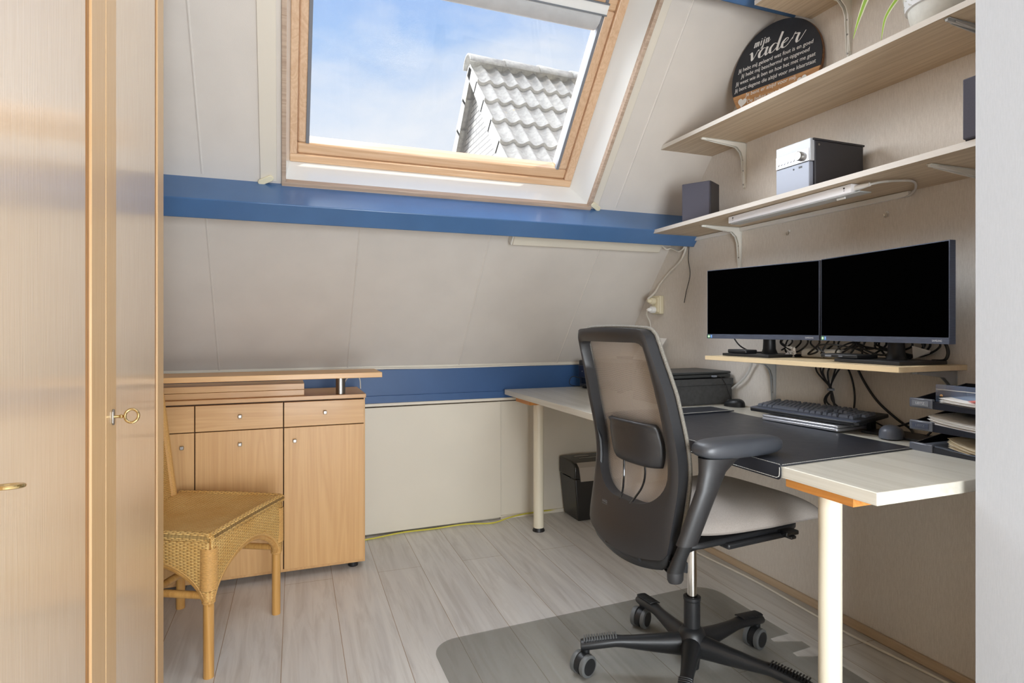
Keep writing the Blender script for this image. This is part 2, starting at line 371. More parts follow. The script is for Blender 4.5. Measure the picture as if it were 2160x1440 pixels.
# ------------------------------------------------------------------ mesh helpers
WM = {}
def loc_mat(o):
    return WM.get(o.name, Matrix.Identity(4)) if o else Matrix.Identity(4)
class MB:
    def __init__(s): s.v = []; s.f = []; s.uv = {}
    def add(s, vs, fs, M4=None):
        k = len(s.v)
        for p in vs:
            p = Vector(p); s.v.append(M4 @ p if M4 else p)
        for f in fs: s.f.append(tuple(i + k for i in f))
        return s
    def box(s, a, b, M4=None):
        x0, y0, z0 = a; x1, y1, z1 = b
        vs = [(x0, y0, z0), (x1, y0, z0), (x1, y1, z0), (x0, y1, z0), (x0, y0, z1), (x1, y0, z1), (x1, y1, z1), (x0, y1, z1)]
        return s.hexa(vs, M4)
    def hexa(s, vs, M4=None):
        return s.add(vs, [(3, 2, 1, 0), (4, 5, 6, 7), (0, 1, 5, 4), (1, 2, 6, 5), (2, 3, 7, 6), (3, 0, 4, 7)], M4)
    def prism(s, poly, z0, z1, M4=None):
        n = len(poly)
        vs = [(x, y, z0) for x, y in poly] + [(x, y, z1) for x, y in poly]
        fs = [tuple(range(n - 1, -1, -1)), tuple(range(n, 2 * n))] + [(i, (i + 1) % n, n + (i + 1) % n, n + i) for i in range(n)]
        return s.add(vs, fs, M4)
    def lathe(s, prof, n=32, M4=None, cap=True):
        vs = []; fs = []
        for r, z in prof:
            for i in range(n):
                a = 2 * PI * i / n; vs.append((r * math.cos(a), r * math.sin(a), z))
        for j in range(len(prof) - 1):
            for i in range(n):
                fs.append((j * n + i, j * n + (i + 1) % n, (j + 1) * n + (i + 1) % n, (j + 1) * n + i))
        if cap:
            fs.append(tuple(range(n - 1, -1, -1))); k = (len(prof) - 1) * n; fs.append(tuple(range(k, k + n)))
        return s.add(vs, fs, M4)
    def cyl(s, a, b, r, n=20, r2=None):
        return s.tube([a, b], [r, r if r2 is None else r2], n)
    def tube(s, pts, r, n=8, cap=True, flat=None):
        pts = [Vector(p) for p in pts]; m = len(pts)
        rs = r if isinstance(r, (list, tuple)) else [r] * m
        vs = []; fs = []
        t0 = (pts[1] - pts[0]).normalized()
        up = Vector((0, 0, 1)) if abs(t0.z) < 0.9 else Vector((1, 0, 0))
        u = t0.cross(up).normalized(); 
        for i in range(m):
            t = (pts[min(i + 1, m - 1)] - pts[max(i - 1, 0)]).normalized()
            u = (u - t * u.dot(t)).normalized(); w_ = t.cross(u)
            for k in range(n):
                a = 2 * PI * k / n
                fy = flat if flat else 1.0
                vs.append(pts[i] + u * (rs[i] * math.cos(a)) + w_ * (rs[i] * fy * math.sin(a)))
        for i in range(m - 1):
            for k in range(n):
                fs.append((i * n + k, i * n + (k + 1) % n, (i + 1) * n + (k + 1) % n, (i + 1) * n + k))
        if cap:
            fs.append(tuple(range(n - 1, -1, -1))); fs.append(tuple(range((m - 1) * n, m * n)))
        return s.add(vs, fs)
    def loft(s, rings, cap=True):
        n = len(rings[0]); vs = [p for r in rings for p in r]; fs = []
        for i in range(len(rings) - 1):
            for k in range(n):
                fs.append((i * n + k, i * n + (k + 1) % n, (i + 1) * n + (k + 1) % n, (i + 1) * n + k))
        if cap:
            fs.append(tuple(range(n - 1, -1, -1))); fs.append(tuple(range((len(rings) - 1) * n, len(rings) * n)))
        return s.add(vs, fs)
    def grid(s, fn, nu, nv, uvfn=None):
        k = len(s.v); vs = []; fs = []
        for j in range(nv + 1):
            for i in range(nu + 1):
                vs.append(fn(i / nu, j / nv))
        for j in range(nv):
            for i in range(nu):
                a = j * (nu + 1) + i; fs.append((a, a + 1, a + nu + 2, a + nu + 1))
        s.add(vs, fs)
        if uvfn:
            for j in range(nv + 1):
                for i in range(nu + 1): s.uv[k + j * (nu + 1) + i] = uvfn(i / nu, j / nv)
        return s
    def build(s, name, mat, parent=None, world=True, smooth=35, bevel=0.0, seg=2, solid=0.0, label=None, kind=None, sub=0):
        if parent is not None and world:
            inv = loc_mat(parent).inverted(); vs = [inv @ p for p in s.v]
        else: vs = s.v
        me = bpy.data.meshes.new(name)
        me.from_pydata([tuple(p) for p in vs], [], s.f); me.validate(); me.update()
        import bmesh
        bm = bmesh.new(); bm.from_mesh(me); bmesh.ops.recalc_face_normals(bm, faces=bm.faces)
        if s.uv:
            bm.verts.ensure_lookup_table(); ul = bm.loops.layers.uv.new('UVMap')
            for f in bm.faces:
                for l in f.loops:
                    if l.vert.index in s.uv: l[ul].uv = s.uv[l.vert.index]
        bm.to_mesh(me); bm.free()
        me.materials.append(M[mat] if isinstance(mat, str) else mat)
        if smooth:
            for p in me.polygons: p.use_smooth = True
            me.set_sharp_from_angle(angle=R(smooth))
        o = bpy.data.objects.new(name, me); C.objects.link(o)
        if parent is not None: o.parent = parent; WM[o.name] = loc_mat(parent)
        if solid:
            md = o.modifiers.new('Solid', 'SOLIDIFY'); md.thickness = abs(solid); md.offset = 1 if solid > 0 else -1
        if bevel:
            md = o.modifiers.new('Bevel', 'BEVEL'); md.width = bevel; md.segments = seg; md.limit_method = 'ANGLE'; md.angle_limit = R(40)
            md.harden_normals = False
        if sub:
            md = o.modifiers.new('Sub', 'SUBSURF'); md.levels = sub; md.render_levels = sub
        if label: o['label'] = label
        if kind: o['kind'] = kind
        return o
def tag(o, label, cat=None, group=None, kind=None):
    o['label'] = label
    if cat: o['category'] = cat
    if group: o['group'] = group
    if kind: o['kind'] = kind
    return o
def thing(name, label, cat, loc=(0, 0, 0), rz=0.0, group=None):
    o = bpy.data.objects.new(name, None); C.objects.link(o); o.location = loc; o.rotation_euler = (0, 0, rz)
    o.empty_display_size = 0.05
    WM[o.name] = Matrix.Translation(loc) @ Matrix.Rotation(rz, 4, 'Z')
    return tag(o, label, cat, group)
def kids(o): return [c for c in C.objects if c.parent == o]
def copy_tree(o, parent=None):
    c = o.copy(); C.objects.link(c)
    if parent is not None: c.parent = parent
    for ch in kids(o): copy_tree(ch, c)
    return c
def frame(loc, x, y, z):
    m = Matrix((( x[0], y[0], z[0], loc[0]), (x[1], y[1], z[1], loc[1]), (x[2], y[2], z[2], loc[2]), (0, 0, 0, 1)))
    return m
def text(s, size, M4, mat, parent, name='lettering', ext=0.0006, align='CENTER', shear=0.0, bold=0.0, maxw=None, label=None):
    cu = bpy.data.curves.new('txt', 'FONT'); cu.body = s; cu.size = size; cu.extrude = ext; cu.align_x = align; cu.shear = shear; cu.offset = bold
    ob = bpy.data.objects.new('txt', cu); C.objects.link(ob)
    bpy.context.view_layer.update()
    dg = bpy.context.evaluated_depsgraph_get()
    me = bpy.data.meshes.new_from_object(ob.evaluated_get(dg))
    bpy.data.objects.remove(ob)
    if maxw:
        xs = [v.co.x for v in me.vertices]; wd = max(xs) - min(xs); k = maxw / wd
        for v in me.vertices: v.co.x *= k
    T = (loc_mat(parent).inverted() @ M4)
    me.transform(T); me.name = name
    me.materials.clear(); me.materials.append(M[mat])
    o = bpy.data.objects.new(name, me); C.objects.link(o); o.parent = parent; WM[o.name] = loc_mat(parent)
    if label: o['label'] = label
    return o
def bez(pts, n=10):   # catmull-rom
    P_ = [Vector(p) for p in pts]; P_ = [P_[0] * 2 - P_[1]] + P_ + [P_[-1] * 2 - P_[-2]]
    out = []
    for i in range(1, len(P_) - 2):
        a, b, c, d = P_[i - 1:i + 3]
        for k in range(n):
            t = k / n
            out.append(0.5 * ((2 * b) + (c - a) * t + (2 * a - 5 * b + 4 * c - d) * t * t + (3 * b - a - 3 * c + d) * t ** 3))
    out.append(P_[-2]); return out
def rrect(x0, y0, x1, y1, r, n=6):
    out = []
    for cx, cy, a0 in ((x1 - r, y1 - r, 0), (x0 + r, y1 - r, 90), (x0 + r, y0 + r, 180), (x1 - r, y0 + r, 270)):
        for i in range(n + 1):
            a = R(a0 + 90 * i / n); out.append((cx + r * math.cos(a), cy + r * math.sin(a)))
    return out
def struct(mb, name, mat, **k):
    return mb.build(name, mat, kind='structure', **k)

# ------------------------------------------------------------------ room shell
W = 2.03        # right wall plane
DT = 0.775      # desk top
def SP(x, s, e=0.0):   # point on the sloped ceiling: s up the slope, e outward
    return Vector((x, 2.672 - 0.643 * s + 0.766 * e, 1.744 + 0.766 * s + 0.643 * e))
def sbox(mb, x0, x1, s0, s1, e0, e1):
    vs = [SP(x0, s0, e0), SP(x1, s0, e0), SP(x1, s1, e0), SP(x0, s1, e0), SP(x0, s0, e1), SP(x1, s0, e1), SP(x1, s1, e1), SP(x0, s1, e1)]
    mb.hexa(vs); return mb
XL = -0.92; YB = -1.5; ZC = 2.62
o = struct(MB().box((XL - .1, YB - .1, -0.1), (W + .1, 3.5, 0)), 'floor', 'floor')
tag(o, 'pale grey wood-look laminate floor with long planks', kind='structure')
def wall_r():
    # pentagon following the roof slope
    s1 = -1.16; a = SP(0, s1); b = SP(0, 1.143)
    poly = [(YB, 0), (a.y + .2, 0), (a.y + .2, a.z - .2), (b.y + .12, b.z + .1), (YB, b.z + .1)]
    vs = [(W, y, z) for y, z in poly] + [(W + .1, y, z) for y, z in poly]; n = 5
    return MB().add(vs, [tuple(range(n)), tuple(range(n, 2 * n))] + [(i, (i + 1) % n, n + (i + 1) % n, n + i) for i in range(n)])
struct(wall_r(), 'wall_right', 'paper', smooth=0)
struct(MB().box((XL - .1, YB, 0), (XL, 3.5, 2.8)), 'wall_left', 'paper')
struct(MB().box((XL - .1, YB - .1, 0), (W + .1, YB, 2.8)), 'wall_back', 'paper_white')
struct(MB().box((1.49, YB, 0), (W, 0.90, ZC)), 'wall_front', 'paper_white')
struct(MB().box((XL - .1, YB - .1, ZC), (W + .1, SP(0, 1.143).y + .12, ZC + .1)), 'ceiling_flat', 'slope')
# sloped ceiling with window opening
mb = MB(); T = 0.18
x0, x1, wx0, wx1 = XL - .1, W, 0.0, 1.45
sbox(mb, x0, wx0, -1.16, 1.16, 0, T); sbox(mb, wx1, x1, -1.16, 1.16, 0, T)
sbox(mb, wx0, wx1, -1.16, -0.004, 0, T); sbox(mb, wx0, wx1, 1.004, 1.16, 0, T)
for k in range(-1, 5):       # soft raised joints between the ceiling boards
    gx = -0.295 + 0.63 * k
    for sa, sb in ((-1.13, -0.072), (0.01, 1.12)):
        if sa > 0 and 0 < gx < 1.47: continue
        if gx < XL: continue
        mb.tube([SP(gx, sa, 0.003), SP(gx, sb, 0.003)], 0.0062, 8)
struct(mb, 'ceiling', 'slope', smooth=40)
# knee wall
KN = 3.36
struct(MB().box((XL - .1, KN, 0), (W, KN + .1, 0.93)), 'wall_knee', 'cream')
o = struct(MB().hexa([(XL, 3.27, .012), (1.215, 3.335, .012), (1.215, 3.357, .012), (XL, 3.357, .012), (XL, 3.27, .700), (1.215, 3.335, .700), (1.215, 3.357, .700), (XL, 3.357, .700)]), 'door_1', 'cream', bevel=0.002)
o['label'] = 'cream sliding panel in the knee wall'
struct(MB().hexa([(XL, 3.29, .7075), (W, 3.335, .7075), (W, 3.38, .7075), (XL, 3.38, .7075), (XL, 3.29, .722), (W, 3.335, .722), (W, 3.38, .722), (XL, 3.38, .722)]), 'trim_4', 'cream')
struct(MB().box((1.2, 3.352, .012), (W, 3.36, .700)), 'trim_5', 'cream')
struct(MB().box((XL, 3.350, .698), (W, 3.36, .710)), 'crack_shade_strip', 'gap')  # dark strip painting in the shade of the crack above the panel
mb = MB().box((XL, 3.345, .760), (W, 3.375, .905)).box((XL, 3.335, .720), (W, 3.37, .762))
o = struct(mb, 'trim_3', 'blue_dark', bevel=0.002); o['label'] = 'blue board along the top of the knee wall'
# beams
def purlin(name, s0, label):
    mb = MB()
    vs = [SP(XL, s0 - .086, .01), SP(W, s0 - .086, .01), SP(W, s0, .01), SP(XL, s0, .01), SP(XL, s0 - .086, -.174), SP(W, s0 - .086, -.174), SP(W, s0, -.174), SP(XL, s0, -.174)]
    o = struct(mb.hexa(vs), name, 'blue', bevel=0.004); o['label'] = label
purlin('trim_1', -0.006, 'blue painted roof beam under the window')
mb = MB(); sbox(mb, XL, W, 1.014, 1.10, -.112, .01)
o = struct(mb, 'trim_2', 'blue', bevel=0.004); o['label'] = 'blue painted roof beam above the window'
# skirting
struct(MB().box((W - .014, 0.9, 0), (W, KN, .032)), 'baseboard_right', 'basewood', bevel=.003)
struct(MB().box((1.215, KN - .02, 0), (W - .014, KN, .02)), 'baseboard_knee', 'cream')

# ------------------------------------------------------------------ window
wn = bpy.data.objects.new('window_1', None); C.objects.link(wn); wn['kind'] = 'structure'; wn['label'] = 'large tilting roof window in a pine frame'
WM[wn.name] = Matrix.Identity(4)
oX0, oX1, oS0, oS1 = 0.0, 1.45, -0.004, 1.004
iX0, iX1, iS0, iS1 = 0.032, 1.372, 0.04, 0.965
mb = MB()
sbox(mb, oX0, oX0 + .017, oS0 - .004, oS1, -.016, .012); sbox(mb, oX1 - .017, oX1, oS0 - .004, oS1, -.016, .012)
sbox(mb, oX0, oX1, oS0 - .004, oS0 + .016, -.018, .012); sbox(mb, oX0, oX1, oS1 - .012, oS1 + .008, -.018, .012)
mb.build('opening_trim', 'trimwood', wn, bevel=.002)
mb = MB(); a = [(oX0 + .012, oS0 + .012), (oX1 - .012, oS0 + .012), (oX1 - .012, oS1 - .01), (oX0 + .012, oS1 - .01)]; b = [(iX0, iS0), (iX1, iS0), (iX1, iS1), (iX0, iS1)]
for i in range(4):
    j = (i + 1) % 4
    mb.add([SP(*a[i], 0), SP(*a[j], 0), SP(*b[j], .125), SP(*b[i], .125)], [(0, 1, 2, 3)])
mb.build('lining', 'lining', wn, solid=0.004, smooth=0)
def framebars(name_h, x0, x1, s0, s1, wb, wl, wr, wt, e0, e1, bev=.004):
    mb = MB(); sbox(mb, x0, x1, s0, s0 + wb, e0, e1); sbox(mb, x0, x1, s1 - wt, s1, e0, e1)
    mb.build(name_h, 'velux', wn, bevel=bev)
    mb = MB(); sbox(mb, x0, x0 + wl, s0 + wb, s1 - wt, e0, e1); sbox(mb, x1 - wr, x1, s0 + wb, s1 - wt, e0, e1)
    mb.build(name_h, 'veluxv', wn, bevel=bev)
framebars('window_frame', iX0, iX1, iS0, iS1, .036, .030, .042, .05, .120, .20)
framebars('sash', iX0 + .030, iX1 - .042, iS0 + .036, iS1 - .05, .050, .038, .050, .06, .130, .215, .008)
gx0, gx1, gs0, gs1 = iX0 + .068, iX1 - .092, iS0 + .086, iS1 - .11
mb = MB(); sbox(mb, gx0 - .004, gx0 + .010, gs0, .90, .126, .15); sbox(mb, gx1 - .010, gx1 + .004, gs0, .90, .126, .15)
mb.build('blind_rail', 'rail', wn, bevel=.002)
mb = MB(); sbox(mb, gx0 - .01, gx1 + .01, gs0 - .01, gs1 + .01, .170, .174); mb.build('pane', 'glass', wn, smooth=0)
# rolled blind under the top of the sash
mb = MB()
prof = [(.0, .168), (-.010, .150), (.0, .130), (.03, .112), (.07, .108), (.09, .125), (.09, .168)]
sb0 = 0.775
rings = [[SP(x, sb0 + p, e) for p, e in prof] for x in (gx0 + .012, gx1 - .018)]
mb.loft(rings); mb.build('roller_blind', 'blind', wn, smooth=60)
mb = MB(); sbox(mb, gx0, gx1, sb0 + .062, sb0 + .068, .100, .112); sbox(mb, gx0, gx1, sb0 + .105, sb0 + .111, .100, .112); mb.build('blind_bar', 'alu', wn)
mb = MB(); sbox(mb, gx0, gx1, sb0 + .068, sb0 + .106, .104, .14); mb.build('blind_cassette', 'whitep', wn)
mb = MB(); sbox(mb, iX0 + .1, iX1 - .12, iS1 - .062, iS1 + .0, .085, .125); mb.build('vent_flap', 'whitep', wn, bevel=.006)
# unseen frame added to dress the fill light behind the camera
w2 = bpy.data.objects.new('rear_fill_frame', None); C.objects.link(w2); w2['kind'] = 'structure'; WM[w2.name] = Matrix.Identity(4)
mb = MB()
for a_, b_ in (((-.47, -1.5, .5), (-.41, -1.44, 2.2)), ((1.11, -1.5, .5), (1.17, -1.44, 2.2)), ((-.47, -1.5, .5), (1.17, -1.44, .56)), ((-.47, -1.5, 2.14), (1.17, -1.44, 2.2))): mb.box(a_, b_)
mb.build('window_frame', 'whitep', w2)
# cover strips beside the window
for nm, xa, xb, lab in (('cover_strip', -.082, -.018, 'flat cream strip left of the roof window'), ('cover_strip', 1.452, 1.492, 'flat cream strip right of the roof window')):
    o = sbox(MB(), xa, xb, 0.004, 1.01, -.007, -.001).build(nm, 'strip', bevel=.002); tag(o, lab, 'strip', kind=None)
# little cream stops at the bottom corners
for x, an, lab in ((-.058, 1, 'small cream plastic stop at the lower left window corner'), (1.476, -1, 'small cream plastic stop at the lower right window corner')):
    mb = MB(); poly = rrect(-.036, -.013, .030, .013, .0125)
    ca, sa = math.cos(R(30)), math.sin(R(30)) * an
    pts = [(x + px * ca * 1 - py * sa, .012 + px * sa + py * ca) for px, py in poly]
    n = len(pts); mb.add([SP(px, py, -.008) for px, py in pts] + [SP(px, py, -.018) for px, py in pts], [tuple(range(n)), tuple(range(n, 2 * n))] + [(i, (i + 1) % n, n + (i + 1) % n, n + i) for i in range(n)])
    tag(mb.build('window_stop', 'creamp', bevel=.003), lab, 'window stop')

# ------------------------------------------------------------------ neighbour house outside
def house():
    RX, RY, RZ = 2.05, 6.71, 4.19
    h = thing('neighbour_house', 'neighbouring gable roof with weathered grey pantiles seen through the window', 'house', (RX, RY, 0))
    du, dn = Vector((0, -.643, -.766)), Vector((0, -.766, .643))
    def tiles(sgn, name):
        d = Vector((0, du.y * sgn, du.z)); nn = Vector((0, dn.y * sgn, dn.z)); mb = MB()
        nx, L, g = 260, 4.4, .385
        def hx(x):
            ph = ((x + .02) / .165) % 1.0
            return 0.045 * (math.cos(2 * PI * ph + 0.35 * math.sin(2 * PI * ph)) * .5 + .5)
        base = Vector((RX, RY, RZ))
        for c in range(int(L / g)):
            def fn(u, v, c=c):
                x = u * 4.2; tt = c * g + v * (g + .035)
                lift = 0.045 * v + (0.0 if v < .999 else 0)
                return base + Vector((x, 0, 0)) + d * tt + nn * (hx(x) + lift)
            mb.grid(fn, nx, 3)
            # front lip of the course and the side flap of the verge tile
            mb.grid(lambda u, v, c=c: base + Vector((u * 4.2, 0, 0)) + d * (c * g + g + .035) + nn * (hx(u * 4.2) + .045 - v * .040), nx, 1)
            mb.grid(lambda u, v, c=c: base + d * (c * g + u * (g + .035)) + nn * ((hx(0) + .045 * u) * (1 - v) - v * .11) + Vector((0.0, 0, 0)), 2, 2)
        return mb.build(name, 'tile', h, smooth=50)
    tiles(1, 'roof_tiles'); tiles(-1, 'roof_tiles')
    for k in range(9):
        mb = MB(); x = RX - .03 + k * .44
        ring0 = [Vector((x, RY + .135 * math.cos(a) * (1.0), RZ + .005 + .115 * math.sin(a))) for a in [PI * i / 10 for i in range(11)]]
        ring1 = [Vector((p.x + .47, RY + (p.y - RY) * .86, RZ + .0 + (p.z - RZ) * .86 - .0)) for p in ring0]
        mb.add(ring0 + ring1, [(i, i + 1, 12 + i, 11 + i) for i in range(10)])
        mb.build('ridge_tile', 'tile', h, solid=.02)
    mb = MB(); hh = 3.4
    poly = [(RY, RZ - .05), (RY - hh * .643 / .766, RZ - .05 - hh), (RY - hh * .643 / .766, -2), (RY + hh * .643 / .766, -2), (RY + hh * .643 / .766, RZ - .05 - hh)]
    vs = [(RX + .12, y, z) for y, z in poly] + [(RX + 4.1, y, z) for y, z in poly]; n = 5
    mb.add(vs, [tuple(range(n)), tuple(range(n, 2 * n))] + [(i, (i + 1) % n, n + (i + 1) % n, n + i) for i in range(n)])
    mb.build('gable_wall', 'brick', h, smooth=0)
house()

# ------------------------------------------------------------------ wardrobe (left foreground)
def wardrobe():
    wx = -0.30
    t = thing('wardrobe', 'tall glossy beech wardrobe with framed doors in the left foreground', 'wardrobe', (wx - .31, 1.05, 0))
    MB().box((-0.90, 0.20, 0.0), (wx - .024, 1.861, 2.25)).build('body', 'wardrobe_dark', t, bevel=.003)
    for y0, y1 in ((1.290, 1.861), (0.745, 1.286), (0.20, 0.741)):
        end = y1 > 1.8
        r = .082 if end else .085
        ls = .072
        mb = MB()
        mb.box((wx - .022, y0, .06), (wx, y0 + ls, 2.22)).box((wx - .022, y1 - r, .06), (wx, y1, 2.22))
        mb.box((wx - .022, y0 + ls, .06), (wx, y1 - r, .15)).box((wx - .022, y0 + ls, 2.13), (wx, y1 - r, 2.22))
        d = mb.build('door', 'wardrobe_dark', t, bevel=.0015, seg=2)
        MB().box((wx - .018, y0 + ls, .15), (wx - .0015, y1 - r - .030, 2.13)).build('panel', 'wardrobe', d)
        # rounded bead strip on the right of the panel, with its groove
        MB().box((wx - .018, y1 - r - .034, .15), (wx - .006, y1 - r + .002, 2.13)).build('groove', 'groove', d)
        MB().box((wx - .016, y1 - r - .012, .15), (wx - .004, y1 - r + .0, 2.13)).build('bead', 'groove', d, smooth=0)
        # key in its escutcheon
        ky, kz = y0 + .044, .970
        if y1 < 1.0: continue
        ph = rrect(-.0055, -.016, .0055, .014, .0054)
        Mx = frame((wx, ky, kz), (0, 1, 0), (0, 0, 1), (1, 0, 0))
        MB().prism(ph, 0, .003, Mx)  .build('escutcheon', 'metal', d, bevel=.0008)
        k = MB().cyl((wx, ky, kz), (wx + .014, ky, kz), .0028, 12).lathe([(.0005, -.004), (.003, -.003), (.0042, 0), (.003, .003), (.0005, .004)], 16, Matrix.Translation((wx + .014, ky, kz)))
        up = y0 > 1.2
        bow = []; nseg = 40
        for i in range(nseg + 1):
            a = 2 * PI * i / nseg
            ox, oz = .0125 * math.cos(a), .0115 * math.sin(a)
            if up: bow.append((wx + .0315 + ox * .9, ky + oz * .15, kz + oz * 1.08))
            else: bow.append((wx + .027 + ox * 1.0, ky + oz * 1.1, kz - oz * 1.1 * .13))
        k.tube(bow, .0036, 10, cap=False, flat=.75)
        k.build('key', 'brass', d)
    MB().box((-0.88, 0.22, 0), (wx - .03, 1.85, .06)).build('plinth', 'wardrobe_dark', t)
wardrobe()

# ------------------------------------------------------------------ beech cabinet
def cabinet():
    y0 = 2.90; y1 = 3.262; xr = .370; cw = .356; n = 3; xl = xr - n * cw - .004
    t = thing('sideboard', 'beech sideboard with three doors and a raised top plate by the knee wall', 'cabinet', ((xr + xl) / 2, 3.08, 0))
    MB().box((xl, y0 + .002, .03), (xr, y1, .806)).build('body', 'beech', t, bevel=.0015)
    MB().box((xl - .002, y0 - .003, .806), (xr + .004, y1 + .004, .824)).build('top_board', 'beech_h', t, bevel=.001)
    MB().box((xl + .02, y0 - .0005, .045), (xr - .006, y0 + .003, .806)).build('shadow_gap', 'gap', t)
    for i in range(n):
        a = xr - .008 - i * cw; b = a - cw + .0045
        dr = MB().box((b, y0 - .018, .690), (a, y0, .801)).build('drawer', 'beech_h', t, bevel=.001)
        def knob(x, z, p):
            MB().box((x - .0075, y0 - .040, z - .0075), (x + .0075, y0 - .028, z + .0075)).cyl((x, y0 - .018, z), (x, y0 - .03, z), .004, 10).build('knob', 'metal', p, bevel=.002)
        knob((a + b) / 2, .750, dr)
        d = MB().box((b, y0 - .018, .048), (a, y0, .686)).build('door', 'beech', t, bevel=.001)
        knob(b + .045 if i == 0 else ((a + b) / 2 if i == 1 else a - .045), .628, d)
    for x in (xr - .05, xl + .05):
        for y in (y0 + .05, y1 - .05): MB().lathe([(.022, 0), (.024, .006), (.020, .03)], 20, Matrix.Translation((x, y, 0))).build('foot', 'black', t)
    # raised plate on metal posts
    MB().box((xl - .03, 2.735, .914), (.425, 2.985, .937)).build('raised_top', 'beech_h', t, bevel=.0015)
    for x in (.262, xl + .1): MB().cyl((x, 2.95, .824), (x, 2.95, .914), .022, 28).build('post', 'metal', t)
    o = MB().box((xl + .05, 2.935, .8245), (.098, 3.12, .851)).build('storage_slab', 'beech_h', bevel=.001)
    tag(o, 'lower flat beech slab lying on the sideboard', 'board', 'beech slabs on the sideboard')
    o = MB().box((xl + .05, 2.935, .8525), (.098, 3.12, .880)).build('storage_slab', 'beech_h', bevel=.001)
    tag(o, 'upper flat beech slab of the two on the sideboard', 'board', 'beech slabs on the sideboard')
    p = bez([(.30, 3.2, .826), (.31, 3.18, .87), (.345, 3.13, .902), (.37, 3.12, .88), (.378, 3.14, .826)], 8)
    tag(MB().tube(p, .003, 8).build('loose_cable', 'cord_grey'), 'short pale cord looping at the right end of the sideboard', 'cord')
cabinet()

# ------------------------------------------------------------------ rattan chair
def rattan():
    A = Vector((-.222, 2.175, 0)); B = Vector((-.020, 2.56, 0))   # near front leg, far front leg
    u = (B - A).normalized(); wd = (B - A).length; back = Vector((-u.y, u.x, 0))   # to the left
    t = thing('rattan_chair', 'woven rattan chair with pole legs in front of the sideboard', 'chair', ((A + B) / 2 + back * .2)[:])
    D = .41; H1 = .474
    def P(a, d, z): return A + u * a + back * d + Vector((0, 0, z))
    m_ = .018
    def top(i, j):
        a = -m_ + (wd + 2 * m_) * i; d = -m_ + (D + 2 * m_) * j
        # raised at the front corners, dished in the middle, softly rolled at the rim
        e = min(i, 1 - i, j, 1 - j)
        sag = -.020 * math.sin(PI * i) * (0.4 + .6 * math.sin(PI * j))
        roll = -.016 * max(0, 1 - e / .05) ** 2
        return P(a, d, H1 + sag + roll)
    mb = MB().grid(top, 40, 40, lambda i, j: (j * D, i * wd))
    mb.build('seat', 'wicker', t, smooth=80)
    def apron(p0, p1, name, L, n_=40):
        # arched skirt: deep at the legs, shallow mid-way
        def fn(i, j):
            s = math.sin(PI * min(1, max(0, (i - .04) / .92)))
            dep = .212 - .128 * s ** .55
            base = p0.lerp(p1, i); z = H1 - .012 - dep * j
            out = (p1 - p0).cross(Vector((0, 0, 1))).normalized() * (.004 * math.sin(PI * j))
            return Vector((base.x, base.y, z)) + out
        def uvf(i, j):
            s = math.sin(PI * min(1, max(0, (i - .04) / .92))); dep = .212 - .128 * s ** .55
            return (i * L, dep * j + .002)
        m2 = MB().grid(fn, n_, 14, uvf)
        m2.build('apron', 'wicker', t, smooth=80, solid=.006)
        # rolled braid along the lower edge and under the seat rim
        m3 = MB().tube([fn(i / 40, 1.0) for i in range(41)], .0075, 8)
        m3.build('edge_braid', 'wrap', t)
        m4 = MB(); pts = [fn(i / 40, 0.02) for i in range(41)]
        k0 = len(m4.v); m4.tube(pts, .017, 12)
        for ii in range(41):
            for kk in range(12): m4.uv[k0 + ii * 12 + kk] = (ii / 40 * L, kk * .0078)
        m4.build('seat_rim', 'wicker', t, smooth=80)
        arch = [Vector((fn(i / 24, 1.0).x, fn(i / 24, 1.0).y, fn(i / 24, 1.0).z - .012)) - (p1 - p0).cross(Vector((0, 0, 1))).normalized() * .008 for i in range(25)]
        MB().tube(arch, .011, 10).build('arch_pole', 'cane', t)
    apron(P(-.012, -.012, 0), P(wd + .012, -.012, 0), 'front', wd)
    apron(P(-.012, D + .01, 0), P(-.012, -.012, 0), 'near', D)
    apron(P(wd + .012, -.012, 0), P(wd + .012, D + .01, 0), 'far', D)
    legs = [(0, 0), (wd, 0), (0, D), (wd, D)]
    for a, d in legs:
        q = P(a, d, 0)
        l = MB().cyl(q, q + Vector((0, 0, H1 - .02)), .0165, 18).build('leg', 'cane', t)
        MB().cyl(q + Vector((0, 0, -.0)), q + Vector((0, 0, .006)), .012, 14).build('glide', 'metal', l)
        mb = MB()
        for k in range(8): mb.tube([q + Vector((.0182 * math.cos(x), .0182 * math.sin(x), .245 + .0048 * k)) for x in [2 * PI * i / 20 for i in range(21)]], .0026, 6)
        mb.build('binding', 'wrap', l)
        if d == 0:
            mb = MB()
            for k in range(28): mb.tube([q + Vector((.0250 * math.cos(x), .0250 * math.sin(x), .290 + .0048 * k)) - u * 0 for x in [2 * PI * i / 20 for i in range(21)]], .0027, 6)
            mb.build('binding', 'wrap', l)
    for (a, d), (a2, d2) in (((0, 0), (0, D)), ((wd, 0), (wd, D)), ((0, D), (wd, D)), ((0, D * .5), (wd, D * .5))):
        MB().cyl(P(a, d, .265), P(a2, d2, .265), .0125, 14).build('stretcher', 'cane', t)
    # backrest, leaning back
    def bk(i, j):
        a = .035 + (wd - .07) * i; z = H1 - .02 + .42 * j
        d = D + .006 + .062 * j - .03 * math.sin(PI * i)
        wv = (a - wd / 2) * (1 + .02 * j - .10 * (1 - j) * 0)
        return P(wd / 2 + wv, d, z)
    mb = MB().grid(bk, 24, 30, lambda i, j: (i * wd, j * .47)); mb.build('backrest', 'wicker', t, smooth=80, solid=.012)
    loop = [bk(0, j / 12) for j in range(13)] + [bk(i / 10, 1) for i in range(1, 10)] + [bk(1, 1 - j / 12) for j in range(13)]
    MB().tube(loop, .015, 10).build('back_pole', 'wrap', t)
rattan()

